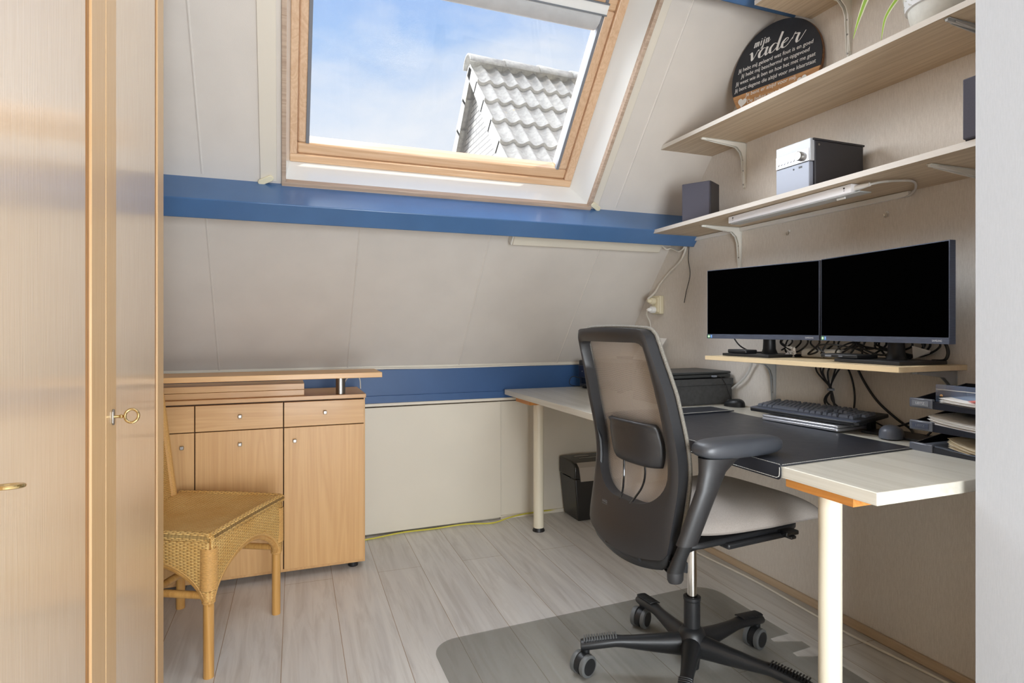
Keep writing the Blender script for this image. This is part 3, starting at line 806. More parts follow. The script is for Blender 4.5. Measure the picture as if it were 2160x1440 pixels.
# ------------------------------------------------------------------ desk
def desk():
    t = thing('desk', 'long whitewashed wooden desk on cream tube legs along the right wall', 'desk', (1.6, 2.1, 0))
    x0, x1, y0, y1 = 1.225, W - .004, .940, 3.30
    MB().box((x0, y0, .745), (x1, y1, DT)).build('tabletop', 'desk', t, bevel=.002)
    for y in (1.02, 2.98):
        b = MB().box((x0 + .025, y, .718), (x0 + .085, y + .20, .745)).build('mounting_block', 'block', t)
        MB().box((x0 + .085, y, .718), (x0 + .5, y + .06, .745)).build('rail', 'block', b)
    for x, y in ((1.345, 1.165), (1.345, 3.075), (1.93, 1.1), (1.93, 3.15)):
        l = MB().cyl((x, y, .012), (x, y, .718), .0285, 32).build('leg', 'leg', t)
        MB().lathe([(.034, 0), (.034, .006), (.029, .014), (.0286, .02)], 28, Matrix.Translation((x, y, 0))).build('foot', 'black', l)
desk()

# ------------------------------------------------------------------ wall shelves and brackets
def shelf(name, label, x0, yn, yf, zb, x0n=None, dz=0.0, th=.018):
    x0n = x0 if x0n is None else x0n
    t = thing(name, label, 'shelf', (1.86, (yn + yf) / 2, zb))
    y1 = yf
    MB().hexa([(x0n, yn, zb + dz), (W, yn, zb), (W, y1, zb), (x0, y1, zb), (x0n, yn, zb + dz + th), (W, yn, zb + th), (W, y1, zb + th), (x0, y1, zb + th)]).build('board', 'shelf', t)
    e = .0012
    MB().hexa([(x0n - e, yn, zb + dz), (x0n, yn, zb + dz), (x0, y1 + e, zb), (x0 - e, y1 + e, zb), (x0n - e, yn, zb + dz + th), (x0n, yn, zb + dz + th), (x0, y1 + e, zb + th), (x0 - e, y1 + e, zb + th)]).build('edge_band', 'edge', t)
    return t
shelf('wall_shelf', 'greige oak shelf carrying the round text sign and the plant pot', 1.722, .90, 2.455, 2.003)
shelf('wall_shelf', 'greige oak shelf carrying the stereo and speakers', 1.752, .90, 2.605, 1.612, 1.680)
shelf('wall_shelf', 'greige oak shelf at the very top of the right wall', 1.735, .90, 1.848, 2.405)
def bracket(y, zb, ln, drop, mat, label, tilt=0):
    t = thing('shelf_bracket', label, 'bracket', (W, y, zb))
    def arm(p0, p1, up):
        # tapering U-shaped arm: flat plate with a raised rib
        a, b = Vector(p0), Vector(p1); mb = MB()
        wa, wb = .012, .0065
        hz = up
        for (ww, off, th) in ((1.0, 0.0, .0018), (.45, .0045, .007)):
            vs = [a + Vector((0, -wa * ww, 0)) + hz * (off * .0), a + Vector((0, wa * ww, 0)), b + Vector((0, wb * ww * 1.3, 0)), b + Vector((0, -wb * ww * 1.3, 0))]
            vs2 = [v + hz * (th + off * (1 if i < 2 else .35)) for i, v in enumerate(vs)]
            mb.hexa(vs + vs2)
        return mb
    arm((W - .004, y, zb - .001), (W - ln, y, zb - .001), Vector((0, 0, -1))).build('top_arm', mat, t, bevel=.001)
    arm((W - .001, y, zb - .004), (W - .001, y, zb - drop), Vector((-1, 0, 0))).build('wall_arm', mat, t, bevel=.001)
    mb = MB(); r = .05       # web gusset following both arms
    poly = [(W - .004, zb - .004), (W - ln * .9, zb - .004), (W - ln * .9, zb - .009), (W - .055, zb - .024), (W - .030, zb - .045), (W - .018, zb - .075), (W - .009, zb - drop * .9), (W - .004, zb - drop * .9)]
    vs = [(x, y - .0016, z) for x, z in poly] + [(x, y + .0016, z) for x, z in poly]; n = len(poly)
    for off in (-.0072, .0072):
        v2 = [(x, yy + off, z) for x, yy, z in vs]
        mb.add(v2, [tuple(range(n)), tuple(range(n, 2 * n))] + [(i, (i + 1) % n, n + (i + 1) % n, n + i) for i in range(n)])
    mb.build('web', mat, t)
    mb = MB()
    for k in (.38, .62, .93):
        mb.cyl((W - .002, y, zb - drop * k), (W - .0125, y, zb - drop * k), .0035, 10)
    mb.build('screw', 'metal', t)
    return t
bracket(2.225, 2.003, .25, .21, 'white', 'white bracket at the left end of the sign shelf')
bracket(1.12, 2.003, .30, .21, 'grey_enamel', 'grey bracket at the right end of the sign shelf')
bracket(2.255, 1.612, .225, .23, 'white', 'white bracket at the left end of the stereo shelf')
bracket(1.175, 1.612, .29, .22, 'white', 'white bracket at the right end of the stereo shelf')
bracket(1.672, 2.405, .28, .235, 'white', 'white bracket under the topmost shelf')
bracket(2.045, 1.000, .18, .235, 'grey_enamel', 'grey bracket at the left end of the monitor shelf')
bracket(1.29, 1.003, .20, .20, 'grey_enamel', 'grey bracket at the right end of the monitor shelf')
t = thing('monitor_shelf', 'light beech shelf carrying two monitors above the desk', 'shelf', (1.87, 1.7, 1.0))
MB().hexa([(1.715, 1.247, 1.004), (W, 1.250, 1.004), (W, 2.12, 1.000), (1.715, 2.12, 1.0), (1.715, 1.247, 1.021), (W, 1.250, 1.021), (W, 2.12, 1.017), (1.715, 2.12, 1.017)]).build('board', 'mshelf', t, bevel=.0008)

# ------------------------------------------------------------------ round sign
def sign():
    cc = Vector((1.955, 1.972, 2.021 + .211)); r = .209
    lx = Vector((.208, -.978, 0)).normalized()          # reading direction
    ly = Vector((0, 0, 1)); nz = lx.cross(ly)           # towards the room
    lean = R(3); ly2 = (ly * math.cos(lean) - nz * math.sin(lean)); nz2 = lx.cross(ly2)
    B = frame(cc, lx, ly2, nz2)
    t = thing('round_sign', 'round black and wood sign with white Dutch lettering on the upper shelf', 'sign', (cc.x, cc.y, 2.021))
    n = 72; cut = -.052
    def seg(top):
        a0 = math.asin(cut / r)
        if top: an = [a0 + (PI - 2 * a0) * i / 48 for i in range(49)]
        else: an = [PI - a0 + (PI + 2 * a0) * i / 30 for i in range(31)]
        return [(r * math.cos(a), r * math.sin(a)) for a in an]
    MB().prism(seg(True), -.004, .0015, B).build('black_face', 'dsk_black', t)
    MB().prism(seg(False), -.004, .001, B).build('wood_face', 'dsk_wood', t)
    MB().lathe([(r + .0005, -.018), (r + .0015, -.012), (r + .0012, -.004), (r, -.0035)], n, B).build('back_board', 'dsk_edge', t)
    def line(s, size, y, w_, x=0, mat='chalk', shear=.12, bold=0.0):
        text(s, size, B @ Matrix.Translation((x, y + .002, .0018)), mat, t, ext=.0003, shear=shear, maxw=w_, bold=bold)
    for tx, yy, ww, xx in (('Jij hebt mij geleerd wat fout is en goed', .048, .350, -.002), ('Jij hebt mij beschermd en opgevoed', .021, .320, -.002), ('Jij weet wie ik ben en hoe het met me gaat', -.007, .372, -.003),
                       ('Jij bent degene die altijd voor me klaarstaat', -.036, .378, -.004), ('Je bent er altijd voor mij.', -.072, .240, -.015), ('De liefste papa ben jij!', -.104, .215, -.02)):
        line(tx, .0235, yy, ww, xx)
    # brush script words drawn as pen strokes
    def pen(strokes, sc_, ox, oy, wide):
        mb = MB(); pa = R(40); pd = Vector((math.cos(pa), math.sin(pa), 0))
        for st in strokes:
            pts = bez([(x * sc_ * 1.12 + .22 * y * sc_ + ox, y * sc_ * .86 + oy, 0) for x, y in st], 8)
            vs = []; 
            for i, p in enumerate(pts):
                tg = (pts[min(i + 1, len(pts) - 1)] - pts[max(i - 1, 0)]).normalized()
                nrm = Vector((-tg.y, tg.x, 0)); down = max(0, -tg.y)
                wv = wide * (.22 + .9 * down ** 1.3)
                vs += [p + nrm * wv, p - nrm * wv]
            k = len(pts); v3 = [Vector((v.x, v.y, .0020)) for v in vs] + [Vector((v.x, v.y, .0026)) for v in vs]
            fs = []
            for i in range(k - 1):
                a = 2 * i; fs += [(a, a + 1, a + 3, a + 2), (2 * k + a, 2 * k + a + 2, 2 * k + a + 3, 2 * k + a + 1)]
                fs += [(a, a + 2, 2 * k + a + 2, 2 * k + a), (a + 1, 2 * k + a + 1, 2 * k + a + 3, a + 3)]
            mb.add(v3, fs, B)
        mb.build('lettering', 'chalk', t, smooth=0)
    v_ = [[(-.1, .9), (.1, 1.0), (.25, .5), (.38, .02), (.62, .5), (.8, 1.0), (.95, .95)]]
    def a_(x): return [[(x + .75, .85), (x + .4, 1.0), (x + .08, .6), (x + .15, .08), (x + .45, .05), (x + .75, .5), (x + .85, .95)], [(x + .85, .98), (x + .78, .4), (x + .88, .02), (x + 1.05, .1), (x + 1.2, .4)]]
    def d_(x): return [[(x + .75, .85), (x + .4, 1.0), (x + .08, .6), (x + .15, .08), (x + .45, .05), (x + .8, .5), (x + .9, .95)], [(x + 1.05, 2.05), (x + .92, 1.2), (x + .85, .3), (x + .95, .02), (x + 1.12, .1), (x + 1.25, .4)]]
    def e_(x): return [[(x + .12, .5), (x + .5, .65), (x + .66, .9), (x + .45, 1.02), (x + .16, .7), (x + .15, .2), (x + .42, .0), (x + .75, .2), (x + 1.1, .8)]]
    def r_(x): return [[(x, .6), (x + .12, 1.15), (x + .22, 1.3)], [(x + .1, 1.15), (x + .4, 1.05), (x + .62, 1.0)], [(x + .62, 1.02), (x + .5, .4), (x + .6, .0), (x + .85, .15), (x + 1.25, 1.0)]]
    pen(v_ + a_(1.0) + d_(2.15) + e_(3.35) + r_(4.45), .040, -.124, .082, .0052)
    def m_(x): return [[(x, .9), (x + .1, 1.0), (x + .08, .0)], [(x + .1, .7), (x + .35, 1.0), (x + .45, .8), (x + .42, 0)], [(x + .45, .7), (x + .7, 1.0), (x + .8, .8), (x + .78, .1), (x + .95, .1)]]
    def i_(x): return [[(x, .5), (x + .12, 1.0), (x + .1, .1), (x + .3, .2)], [(x + .14, 1.4), (x + .16, 1.28)]]
    def j_(x): return [[(x, .6), (x + .14, 1.0), (x + .1, -.5), (x - .15, -.75), (x - .15, -.45), (x + .3, .2)], [(x + .16, 1.4), (x + .18, 1.28)]]
    def nn_(x): return [[(x, .9), (x + .1, 1.0), (x + .08, .0)], [(x + .1, .7), (x + .38, 1.0), (x + .5, .8), (x + .46, .1), (x + .65, .1), (x + .85, .5)]]
    pen(m_(0) + i_(1.15) + j_(1.65) + nn_(2.15), .023, -.100, .134, .0026)
    for hx, hy, k, rot in ((-.152, -.090, .024, R(-12)), (.128, -.085, .022, R(12))):
        pts = []
        for i in range(36):
            a = 2 * PI * i / 36
            X = 16 * math.sin(a) ** 3 / 17; Y = (13 * math.cos(a) - 5 * math.cos(2 * a) - 2 * math.cos(3 * a) - math.cos(4 * a)) / 17
            pts.append((hx + k * (X * math.cos(rot) - Y * math.sin(rot)), hy + k * (X * math.sin(rot) + Y * math.cos(rot))))
        MB().prism(pts, .0012, .0020, B).build('heart', 'chalk', t, smooth=0)
sign()

# ------------------------------------------------------------------ stereo, speakers, plant
def stereo():
    x0, y0, y1, z0, z1 = 1.732, 1.577, 1.737, 1.631, 1.806
    t = thing('compact_stereo', 'silver fronted compact stereo between the speakers on the shelf', 'stereo', (1.85, 1.655, z0))
    MB().box((x0 + .018, y0, z0), (1.985, y1, z1 - .006)).build('body', 'spk_box', t, bevel=.004)
    MB().box((x0 + .010, y0 - .001, z1 - .007), (1.99, y1 + .001, z1)).build('lid', 'spk_box', t, bevel=.001)
    MB().box((x0, y0 + .004, 1.727), (x0 + .02, y1, z1)).build('upper_face', 'hifi', t, bevel=.002)
    MB().box((x0, y0 + .010, z0), (x0 + .02, y1, 1.7255)).build('lower_face', 'hifi2', t, bevel=.002)
    MB().box((x0 - .0015, y0 + .010, 1.728), (x0, y1 - .001, 1.772)).build('control_strip', 'silver', t, bevel=.0006)
    B = frame((x0 - .001, 1.622, 1.750), (0, -1, 0), (0, 0, 1), (-1, 0, 0))
    MB().lathe([(.0165, 0), (.0165, .014), (.0150, .017), (.0120, .0165)], 36, B).build('volume_knob', 'metal', t)
    for k in range(6):
        B = frame((x0 - .001, 1.7245 - k * .0142, 1.742 + .0002 * k), (0, -1, 0), (0, 0, 1), (-1, 0, 0))
        MB().lathe([(.0042, 0), (.0042, .0016), (.0032, .002)], 18, B).build('button', 'silver' if k else 'metal', t)
        MB().lathe([(.0050, 0), (.0050, .0008), (.0044, .0008)], 18, B).build('button_ring', 'print_grey', t)
    MB().box((x0 - .0006, y0 + .040, 1.709), (x0 + .001, y0 + .055, 1.7155)).build('usb_port', 'black', t)
    B = frame((x0, y0 + .078, 1.711), (0, -1, 0), (0, 0, 1), (-1, 0, 0)); MB().lathe([(.0030, 0), (.0030, .0012), (.0014, .0012)], 14, B).build('headphone_jack', 'black', t)
    MB().cyl((x0 + .035, y0 - .0015, z1 - .022), (x0 + .035, y0 + .002, z1 - .022), .004, 12).build('side_screw', 'metal', t)
stereo()
def speaker(loc, rz, label, w_=.135, d=.12, h=.178):
    # local: front faces -X
    t = thing('bookshelf_speaker', label, 'speaker', loc, rz, 'dark bookshelf speakers')
    MB().box((-d / 2 + .012, -w_ / 2, 0), (d / 2, w_ / 2, h)).build('cabinet', 'spk_box', t, world=False, bevel=.004)
    MB().box((-d / 2, -w_ / 2 + .002, .003), (-d / 2 + .014, w_ / 2 - .002, h - .002)).build('grille', 'spk', t, world=False, bevel=.004)
    MB().tube([(d / 2, -.02, .11), (d / 2 + .012, -.02, .105), (d / 2 + .012, -.02, .075), (d / 2, -.02, .07)], .002, 6).build('cable', 'cord_black', t, world=False)
speaker((1.828, 2.292, 1.630), R(30), 'dark small speaker left of the stereo on the lower oak shelf')
speaker((1.745, .976, 1.630), R(0), 'dark small speaker at the right edge, partly hidden behind the white wall', .14, .14, .165)
def plant():
    cx, cy, z0 = 1.80, 1.185, 2.0215
    t = thing('potted_spider_plant', 'spider plant in a grey patterned pot on the upper shelf', 'plant', (cx, cy, z0))
    prof = [(.001, 0), (.070, 0), (.078, .02), (.090, .105), (.096, .112), (.092, .112), (.092, .06)]
    p = MB().lathe([(.064, 0), (.068, .004), (.078, .050), (.0785, .056)], 48, Matrix.Translation((cx, cy, z0))).build('pot', 'pot', t)
    MB().lathe([(.0785, .056), (.085, .058), (.091, .13), (.091, .140), (.085, .140), (.082, .126), (.002, .126)], 48, Matrix.Translation((cx, cy, z0)), cap=False).build('pot_band', 'pot_pat', t)
    mb = MB()
    for i in range(150):
        a = random.random() * 2 * PI; zz = .062 + random.random() * .07; rr = .0855 + (zz - .058) * .083
        q = Vector((cx + rr * math.cos(a), cy + rr * math.sin(a), z0 + zz)); tt = Vector((-math.sin(a), math.cos(a), random.uniform(-1.3, 1.3))).normalized()
        ou = Vector((math.cos(a), math.sin(a), 0)); s_ = Vector((0, 0, 1)).cross(ou)
        mb.tube([q - tt * .006, q, q + tt * .006], [.0009, .0019, .0009], 5)
    mb.build('relief_pattern', 'pot', t, kind='stuff')
    MB().cyl((cx, cy, z0 + .08), (cx, cy, z0 + .128), .081, 32).build('soil', 'soil', t)
    def leaf(pts, w0):
        pts = bez(pts, 8); n = len(pts)
        for nm, ww, lift, mt in (('leaf', 1.0, 0, 'leafw'), ('leaf_stripe', .55, .0006, 'leaf')):
            mb = MB(); vs = []
            for i, q in enumerate(pts):
                tg = (pts[min(i + 1, n - 1)] - pts[max(i - 1, 0)]).normalized(); s_ = tg.cross(Vector((-.72, -.62, -.30))).normalized()
                wv = w0 * math.sin(PI * min(.999, .12 + .86 * i / (n - 1))) * ww
                nn = tg.cross(s_)
                for k_ in (-1, 1): vs.append(q + s_ * (wv * k_) + nn * 0)
            k = len(vs); up = Vector((-.0004 - lift, 0, .0003 + lift * .5))
            fs = [(2 * i, 2 * i + 1, 2 * i + 3, 2 * i + 2) for i in range(n - 1)]
            v2 = [v + up for v in vs] + [v - up for v in vs]
            fs2 = fs + [tuple(k + j for j in reversed(f)) for f in fs]
            for i in range(n - 1):
                fs2 += [(2 * i, 2 * i + 2, k + 2 * i + 2, k + 2 * i), (2 * i + 1, k + 2 * i + 1, k + 2 * i + 3, 2 * i + 3)]
            mb.add(v2, fs2)
            if nm == 'leaf': root = mb.build('leaf', mt, t)
            else: mb.build('leaf_stripe', mt, root)
    b0 = Vector((cx, cy, z0 + .128))
    leaf([b0, b0 + Vector((-.03, .10, .10)), b0 + Vector((-.02, .20, .08)), (1.78, 1.425, 2.17), (1.775, 1.448, 2.10)], .0085)
    leaf([b0, b0 + Vector((-.03, .05, .03)), (1.745, 1.262, 2.145), (1.735, 1.302, 2.095), (1.735, 1.318, 2.03)], .006)
    for i in range(9):
        a = 2 * PI * i / 9 + .3; L = random.uniform(.14, .2); dx, dy = math.cos(a), math.sin(a)
        if 1.2 < a < 3.4 or dx > .3: L *= .75
        leaf([b0, b0 + Vector((dx * L * .35, dy * L * .35, .14)), b0 + Vector((dx * L * .8, dy * L * .8, .16)), b0 + Vector((dx * L * 1.05, dy * L * 1.05, .09))], .006)
plant()

# ------------------------------------------------------------------ things on the wall and under the shelf
def led_bar():
    t = thing('led_bar', 'white plastic LED light bar mounted under the stereo shelf', 'light bar', (1.77, 1.74, 1.60))
    a, b = Vector((1.775, 2.045, 1.6105)), Vector((1.738, 1.425, 1.6105))
    d = (b - a).normalized(); s_ = Vector((d.y, -d.x, 0)); s_ = Vector((-d.y, d.x, 0)) if s_.x < 0 else s_
    def bar(w0, w1, z0, z1, p, q): 
        return MB().hexa([p + s_ * w0 + Vector((0, 0, z0)), q + s_ * w0 + Vector((0, 0, z0)), q + s_ * w1 + Vector((0, 0, z0)), p + s_ * w1 + Vector((0, 0, z0)), p + s_ * w0 + Vector((0, 0, z1)), q + s_ * w0 + Vector((0, 0, z1)), q + s_ * w1 + Vector((0, 0, z1)), p + s_ * w1 + Vector((0, 0, z1))])
    bar(0, .040, -.030, 0, a, b).build('housing', 'led', t, bevel=.003)
    bar(.004, .052, -.034, -.0295, a + d * .01, b + d * .03).build('diffuser', 'grey_enamel', t, bevel=.002)
    for k in (.05, .955):
        q = a.lerp(b, k) - s_ * .0006 + Vector((0, 0, -.014))
        MB().cyl(q + Vector((0, 0, .003)), q + Vector((0, 0, .003)) - s_ * .0008, .0032, 12).cyl(q - Vector((0, 0, .005)), q - Vector((0, 0, .005)) - s_ * .0008, .0016, 8).build('keyhole', 'black', t)
    MB().cyl(b + s_ * .02 + Vector((0, 0, -.015)), b + s_ * .022 + d * .05 + Vector((0, 0, -.013)), .010, 14, .006).build('plug', 'whitep', t)
    MB().cyl(a.lerp(b, .88) + s_ * .02 + Vector((0, 0, -.037)), a.lerp(b, .93) + s_ * .02 + Vector((0, 0, -.037)), .004, 8).build('switch', 'whitep', t)
    p = bez([b + s_ * .022 + d * .045 + Vector((0, 0, -.013)), (1.79, 1.345, 1.603), (1.86, 1.31, 1.603), (1.95, 1.36, 1.60), (2.005, 1.415, 1.594), (2.018, 1.44, 1.592)], 8)
    tag(MB().tube(p, .0038, 8).build('loose_cable', 'cord_grey'), 'white cord from the light bar to the wall duct', 'cord')
led_bar()
o = MB().box((W - .016, 1.43, 1.592), (W, 2.243, 1.6105)).build('cable_duct', 'whitep', bevel=.002); tag(o, 'long white cable duct on the wall beneath the stereo shelf', 'cable duct')
o = MB().box((W - .016, 2.268, 1.592), (W, 2.575, 1.6105)).build('cable_duct', 'whitep', bevel=.002); tag(o, 'short white cable duct left of the white bracket', 'cable duct')
for y, lab in ((1.963, 'small clear wall hook above the left monitor'), (1.518, 'small clear wall hook above the right monitor')):
    p = bez([(W - .002, y, 1.552), (W - .004, y, 1.540), (W - .010, y, 1.534), (W - .016, y, 1.538), (W - .017, y, 1.545)], 5)
    h = thing('wall_hook', lab, 'hook', (W, y, 1.54)); MB().tube(p, .002, 8).build('hook_arm', 'chrome', h); MB().cyl((W - .003, y, 1.553), (W, y, 1.553), .005, 14).build('base', 'whitep', h)
def outlet():
    t = thing('wall_socket', 'cream double wall socket left of the monitors', 'socket', (W, 2.905, 1.267))
    MB().box((W - .028, 2.862, 1.215), (W, 2.945, 1.320)).build('box', 'creamp', t, bevel=.006, seg=3)
    MB().box((W - .034, 2.872, 1.224), (W - .026, 2.935, 1.311)).build('cover', 'creamp', t, bevel=.003)
    for z, lab, mt in ((1.290, 'cream plug in the upper half of the wall socket', 'creamp'), (1.240, 'white plug in the lower half of the wall socket', 'whitep')):
        p = thing('power_plug', lab, 'plug', (W - .04, 2.905, z))
        MB().cyl((W - .034, 2.905, z), (W - .062, 2.905, z), .0195, 24).build('plug_body', mt, p, bevel=.003)
        MB().cyl((W - .062, 2.905, z), (W - .082, 2.905, z), .014, 18, .008).build('grip', mt, p, bevel=.002)
outlet()
def cord(name, pts, r, mat, label, n=8, k=8):
    return tag(MB().tube(bez(pts, k), r, n).build(name, mat), label, 'cord')
cord('loose_cable', [(W - .012, 2.655, 1.60), (W - .010, 2.655, 1.56), (W - .010, 2.70, 1.50), (W - .010, 2.80, 1.445), (W - .010, 2.885, 1.39), (W - .020, 2.925, 1.34), (W - .075, 2.91, 1.302)], .0055, 'cord_white', 'thick cream cord running down from the beam to the socket')
cord('loose_cable', [(W - .084, 2.905, 1.240), (W - .06, 2.945, 1.21), (W - .015, 2.975, 1.15), (W - .01, 2.99, 1.0), (W - .01, 3.0, .86), (W - .02, 3.0, .780)], .0035, 'cord_white', 'thin white cord hanging from the lower plug')
cord('hanging_wire', [(W - .006, 2.628, 1.60), (W - .006, 2.636, 1.50), (W - .006, 2.622, 1.42), (W - .006, 2.655, 1.33), (W - .006, 2.672, 1.272)], .0017, 'cord_black', 'thin black wire hanging beside the socket')
def tube_light():
    t = thing('tube_light', 'long cream tube light under the blue beam', 'light fitting', SP(1.5, -.19))
    mb = MB(); sbox(mb, 1.060, 1.935, -.215, -.135, -.050, -.001); mb.build('housing', 'white', t, bevel=.004)
    mb = MB(); sbox(mb, 1.066, 1.93, -.210, -.140, -.058, -.050); mb.build('diffuser', 'cream', t, bevel=.004)
    mb = MB(); sbox(mb, 1.935, 1.955, -.200, -.172, -.028, -.002); mb.build('end_cap', 'whitep', t, bevel=.003)
    q = SP(1.97, -.17, -.02)
    cord('loose_cable', [SP(1.955, -.185, -.015), SP(1.985, -.2, -.03), (2.005, 2.76, 1.575), (2.01, 2.70, 1.552), (2.012, 2.66, 1.565), (2.012, 2.64, 1.60)], .005, 'cord_white', 'cream plug cord looping from the tube light to the shelf')
tube_light()
cord('board_cable', [(-.9, 3.345, .912)] + [(x, 3.342, .910 + .003 * math.sin(x * 5)) for x in (-.4, 0, .45, .8, 1.2, 1.6)] + [(2.0, 3.342, .912)], .004, 'cord_white', 'white cable lying along the top of the lower blue board')
cord('extension_cord', [(-.3, 3.24, .006), (.2, 3.255, .006), (.43, 3.262, .006), (.62, 3.285, .012), (.8, 3.30, .006), (.98, 3.288, .014), (1.14, 3.275, .006), (1.25, 3.29, .02), (1.38, 3.33, .018), (1.6, 3.345, .016), (1.9, 3.345, .012)], .0042, 'cord_yellow', 'yellow green cable on the floor along the knee wall')
cord('extension_cord', [(1.99, 3.2, .006), (1.965, 2.7, .006), (1.955, 2.44, .006), (1.975, 2.12, .006), (1.962, 1.77, .006), (1.958, 1.6, .006), (1.98, 1.30, .006), (1.99, 1.0, .006)], .0045, 'cord_white', 'white cable on the floor along the right wall')

# ------------------------------------------------------------------ monitors
def monitor(A, Bp, label, zb, bx, by, brz, tagl):
    A = Vector(A); Bp = Vector(Bp); lx = (Bp - A).normalized(); wd = (Bp - A).length; nz = lx.cross(Vector((0, 0, 1)))
    mid = (A + Bp) / 2; h = .300
    t = thing('monitor', label, 'monitor', (bx, by, 1.02), 0, 'monitors on the beech shelf')
    B = frame(Vector((A.x, A.y, zb)), lx, Vector((0, 0, 1)), nz)
    def bx_(x0, y0, z0, x1, y1, z1): return MB().box((x0, y0, z0), (x1, y1, z1), B)
    MB().box((0, 0, -.022), (wd, h, 0), B).build('housing', 'bezel', t, bevel=.0012)
    MB().box((.003, .0195, 0), (wd - .003, h - .003, .0008), B).build('screen', 'screen', t, smooth=0)
    MB().box((0, 0, 0), (wd, .0185, .0022), B).build('lower_bezel', 'bezel', t, bevel=.0005)
    MB().box((wd * .25, h * .22, -.048), (wd * .75, h * .8, -.02), B).build('rear_housing', 'black', t, bevel=.012)
    text('SAMSUNG', .0082, B @ Matrix.Translation((wd - .038, .0065, .0024)), 'print_white', t, ext=.0001, maxw=.032)
    st = MB().lathe([(.0068, 0), (.0068, .0004)], 20, B @ Matrix.Translation((.0105, .0092, .0022))); st.build('round_sticker', 'green', t)
    MB().lathe([(.0045, 0), (.0045, .0003)], 20, B @ Matrix.Translation((.0110, .0092, .0026))).build('sticker_centre', 'chalk', t)
    MB().box((.0195, .003, .0022), (.0275, .0155, .0027), B).build('square_sticker', 'bluest', t)
    MB().box((.0205, .0085, .0027), (.0265, .0095, .0029), B).box((.0205, .012, .0027), (.0265, .0128, .0029), B).build('sticker_print', 'chalk', t)
    # stand
    MB().box((-.105, -.122, 0), (.100, .122, .011), Matrix.Translation((bx - .035, by, tagl)) @ Matrix.Rotation(brz, 4, 'Z')).build('stand_base', 'black', t, bevel=.001)
    c = Vector((bx, by, tagl)); rr = [(.035, .010), (.031, .016), (.026, .03), (.0245, .06), (.0245, .20)]
    MB().lathe(rr, 28, Matrix.Translation(c + nz * .0 ) @ Matrix.Scale(1.0, 4)).build('stand_column', 'black', t)
    q = c + Vector((0, 0, .17))
    cc = mid + Vector((0, 0, zb + h * .45)) - nz * .045
    MB().box((-.03, -.03, -.02), (.03, .03, .02), Matrix.Translation((q + cc) / 2)).build('hinge', 'black', t, bevel=.006)
monitor((1.762, 2.163, 0), (1.873, 1.669, 0), 'black monitor on the left, turned slightly to the right', 1.091, 1.925, 1.968, R(4), 1.0185)
monitor((1.860, 1.650, 0), (1.784, 1.146, 0), 'black monitor on the right, nearer the white wall', 1.091, 1.925, 1.408, R(-3), 1.0215)
o = MB().prism(rrect(1.795, 1.965, 1.860, 2.075, .008), 1.0305, 1.046).build('desk_phone_handset', 'black', bevel=.004)
tag(o, 'black handheld device lying on the left monitor foot', 'handset')
t = thing('black_device', 'flat black box with ports lying on the right monitor foot', 'device', (1.85, 1.53, 1.0335))
MB().box((1.80, 1.455, 1.0335), (1.90, 1.60, 1.047)).build('casing', 'black', t, bevel=.003)
MB().box((1.799, 1.555, 1.037), (1.801, 1.580, 1.043)).box((1.799, 1.51, 1.038), (1.801, 1.525, 1.042)).build('port', 'print_grey', t)
o = MB().box((1.96, 1.66, 1.0205), (2.01, 1.84, 1.055)).build('junction_box', 'whitep', bevel=.008); tag(o, 'cream junction box behind the monitors', 'junction box')
def crumple(c, s_, name, mat, label, cat, seed):
    rnd = random.Random(seed); mb = MB()
    pts = [(i / 6, j / 6) for j in range(7) for i in range(7)]
    off = [Vector((rnd.uniform(-1, 1), rnd.uniform(-1, 1), rnd.uniform(-1, 1))) * .18 for _ in pts]
    vs = [Vector(c) + Vector(((off[k].x) * s_, (x - .5) * s_ + off[k].y * s_ * .3, (y) * s_ * .8 + off[k].z * s_ * .2)) for k, (x, y) in enumerate(pts)]
    mb.add(vs, [(j * 7 + i, j * 7 + i + 1, j * 7 + i + 8, j * 7 + i + 7) for j in range(6) for i in range(6)])
    return tag(mb.build(name, mat, smooth=0, solid=.0006), label, cat)
crumple((1.93, 1.86, 1.021), .05, 'crumpled_receipt', 'sheet', 'crumpled paper among the cables by the left monitor stand', 'paper', 3)
o = MB().add([(1.955, 1.372, 1.035), (1.965, 1.325, 1.055), (1.955, 1.315, 1.063), (1.935, 1.362, 1.078), (1.956, 1.372, 1.036), (1.966, 1.325, 1.056), (1.956, 1.315, 1.064), (1.936, 1.362, 1.079)], [(0, 1, 2, 3), (4, 5, 6, 7), (0, 1, 5, 4), (1, 2, 6, 5), (2, 3, 7, 6), (3, 0, 4, 7)]).build('cable_tag', 'sheet', smooth=0)
tag(o, 'folded white paper tag on the cables right of the right monitor stand', 'paper tag')
# cables behind the monitors
rnd = random.Random(11)
def cb(pts, r=.0035, label='black cable', grp=None):
    o = cord('black_cable', pts, r, 'cord_black', label)
    if grp: o['group'] = grp
    return o
cb([(1.84, 2.10, 1.11), (1.86, 2.07, 1.06), (1.88, 2.02, 1.036), (1.90, 1.98, 1.034)], .003, 'black cable curving down from the left end of the left monitor')
G = 'tangled black cables behind the monitors'
for i in range(13):
    y0 = rnd.uniform(1.45, 1.90); y1 = y0 + rnd.uniform(-.22, .22); x = rnd.uniform(1.945, 2.0)
    y1 = min(1.92, max(1.36, y1))
    cb([(x, y0, 1.12), (x - .01, y0 + .03, 1.08), (x - .02, (y0 + y1) / 2 + rnd.uniform(-.04, .04), 1.03 + rnd.uniform(0, .035)), (x + .0, y1, 1.032 + rnd.uniform(0, .03)), (x + .005, y1 - .05, 1.08), (x + .005, y1 - .02, 1.12)], .0035, 'black cable in the tangle behind the two monitors', G)
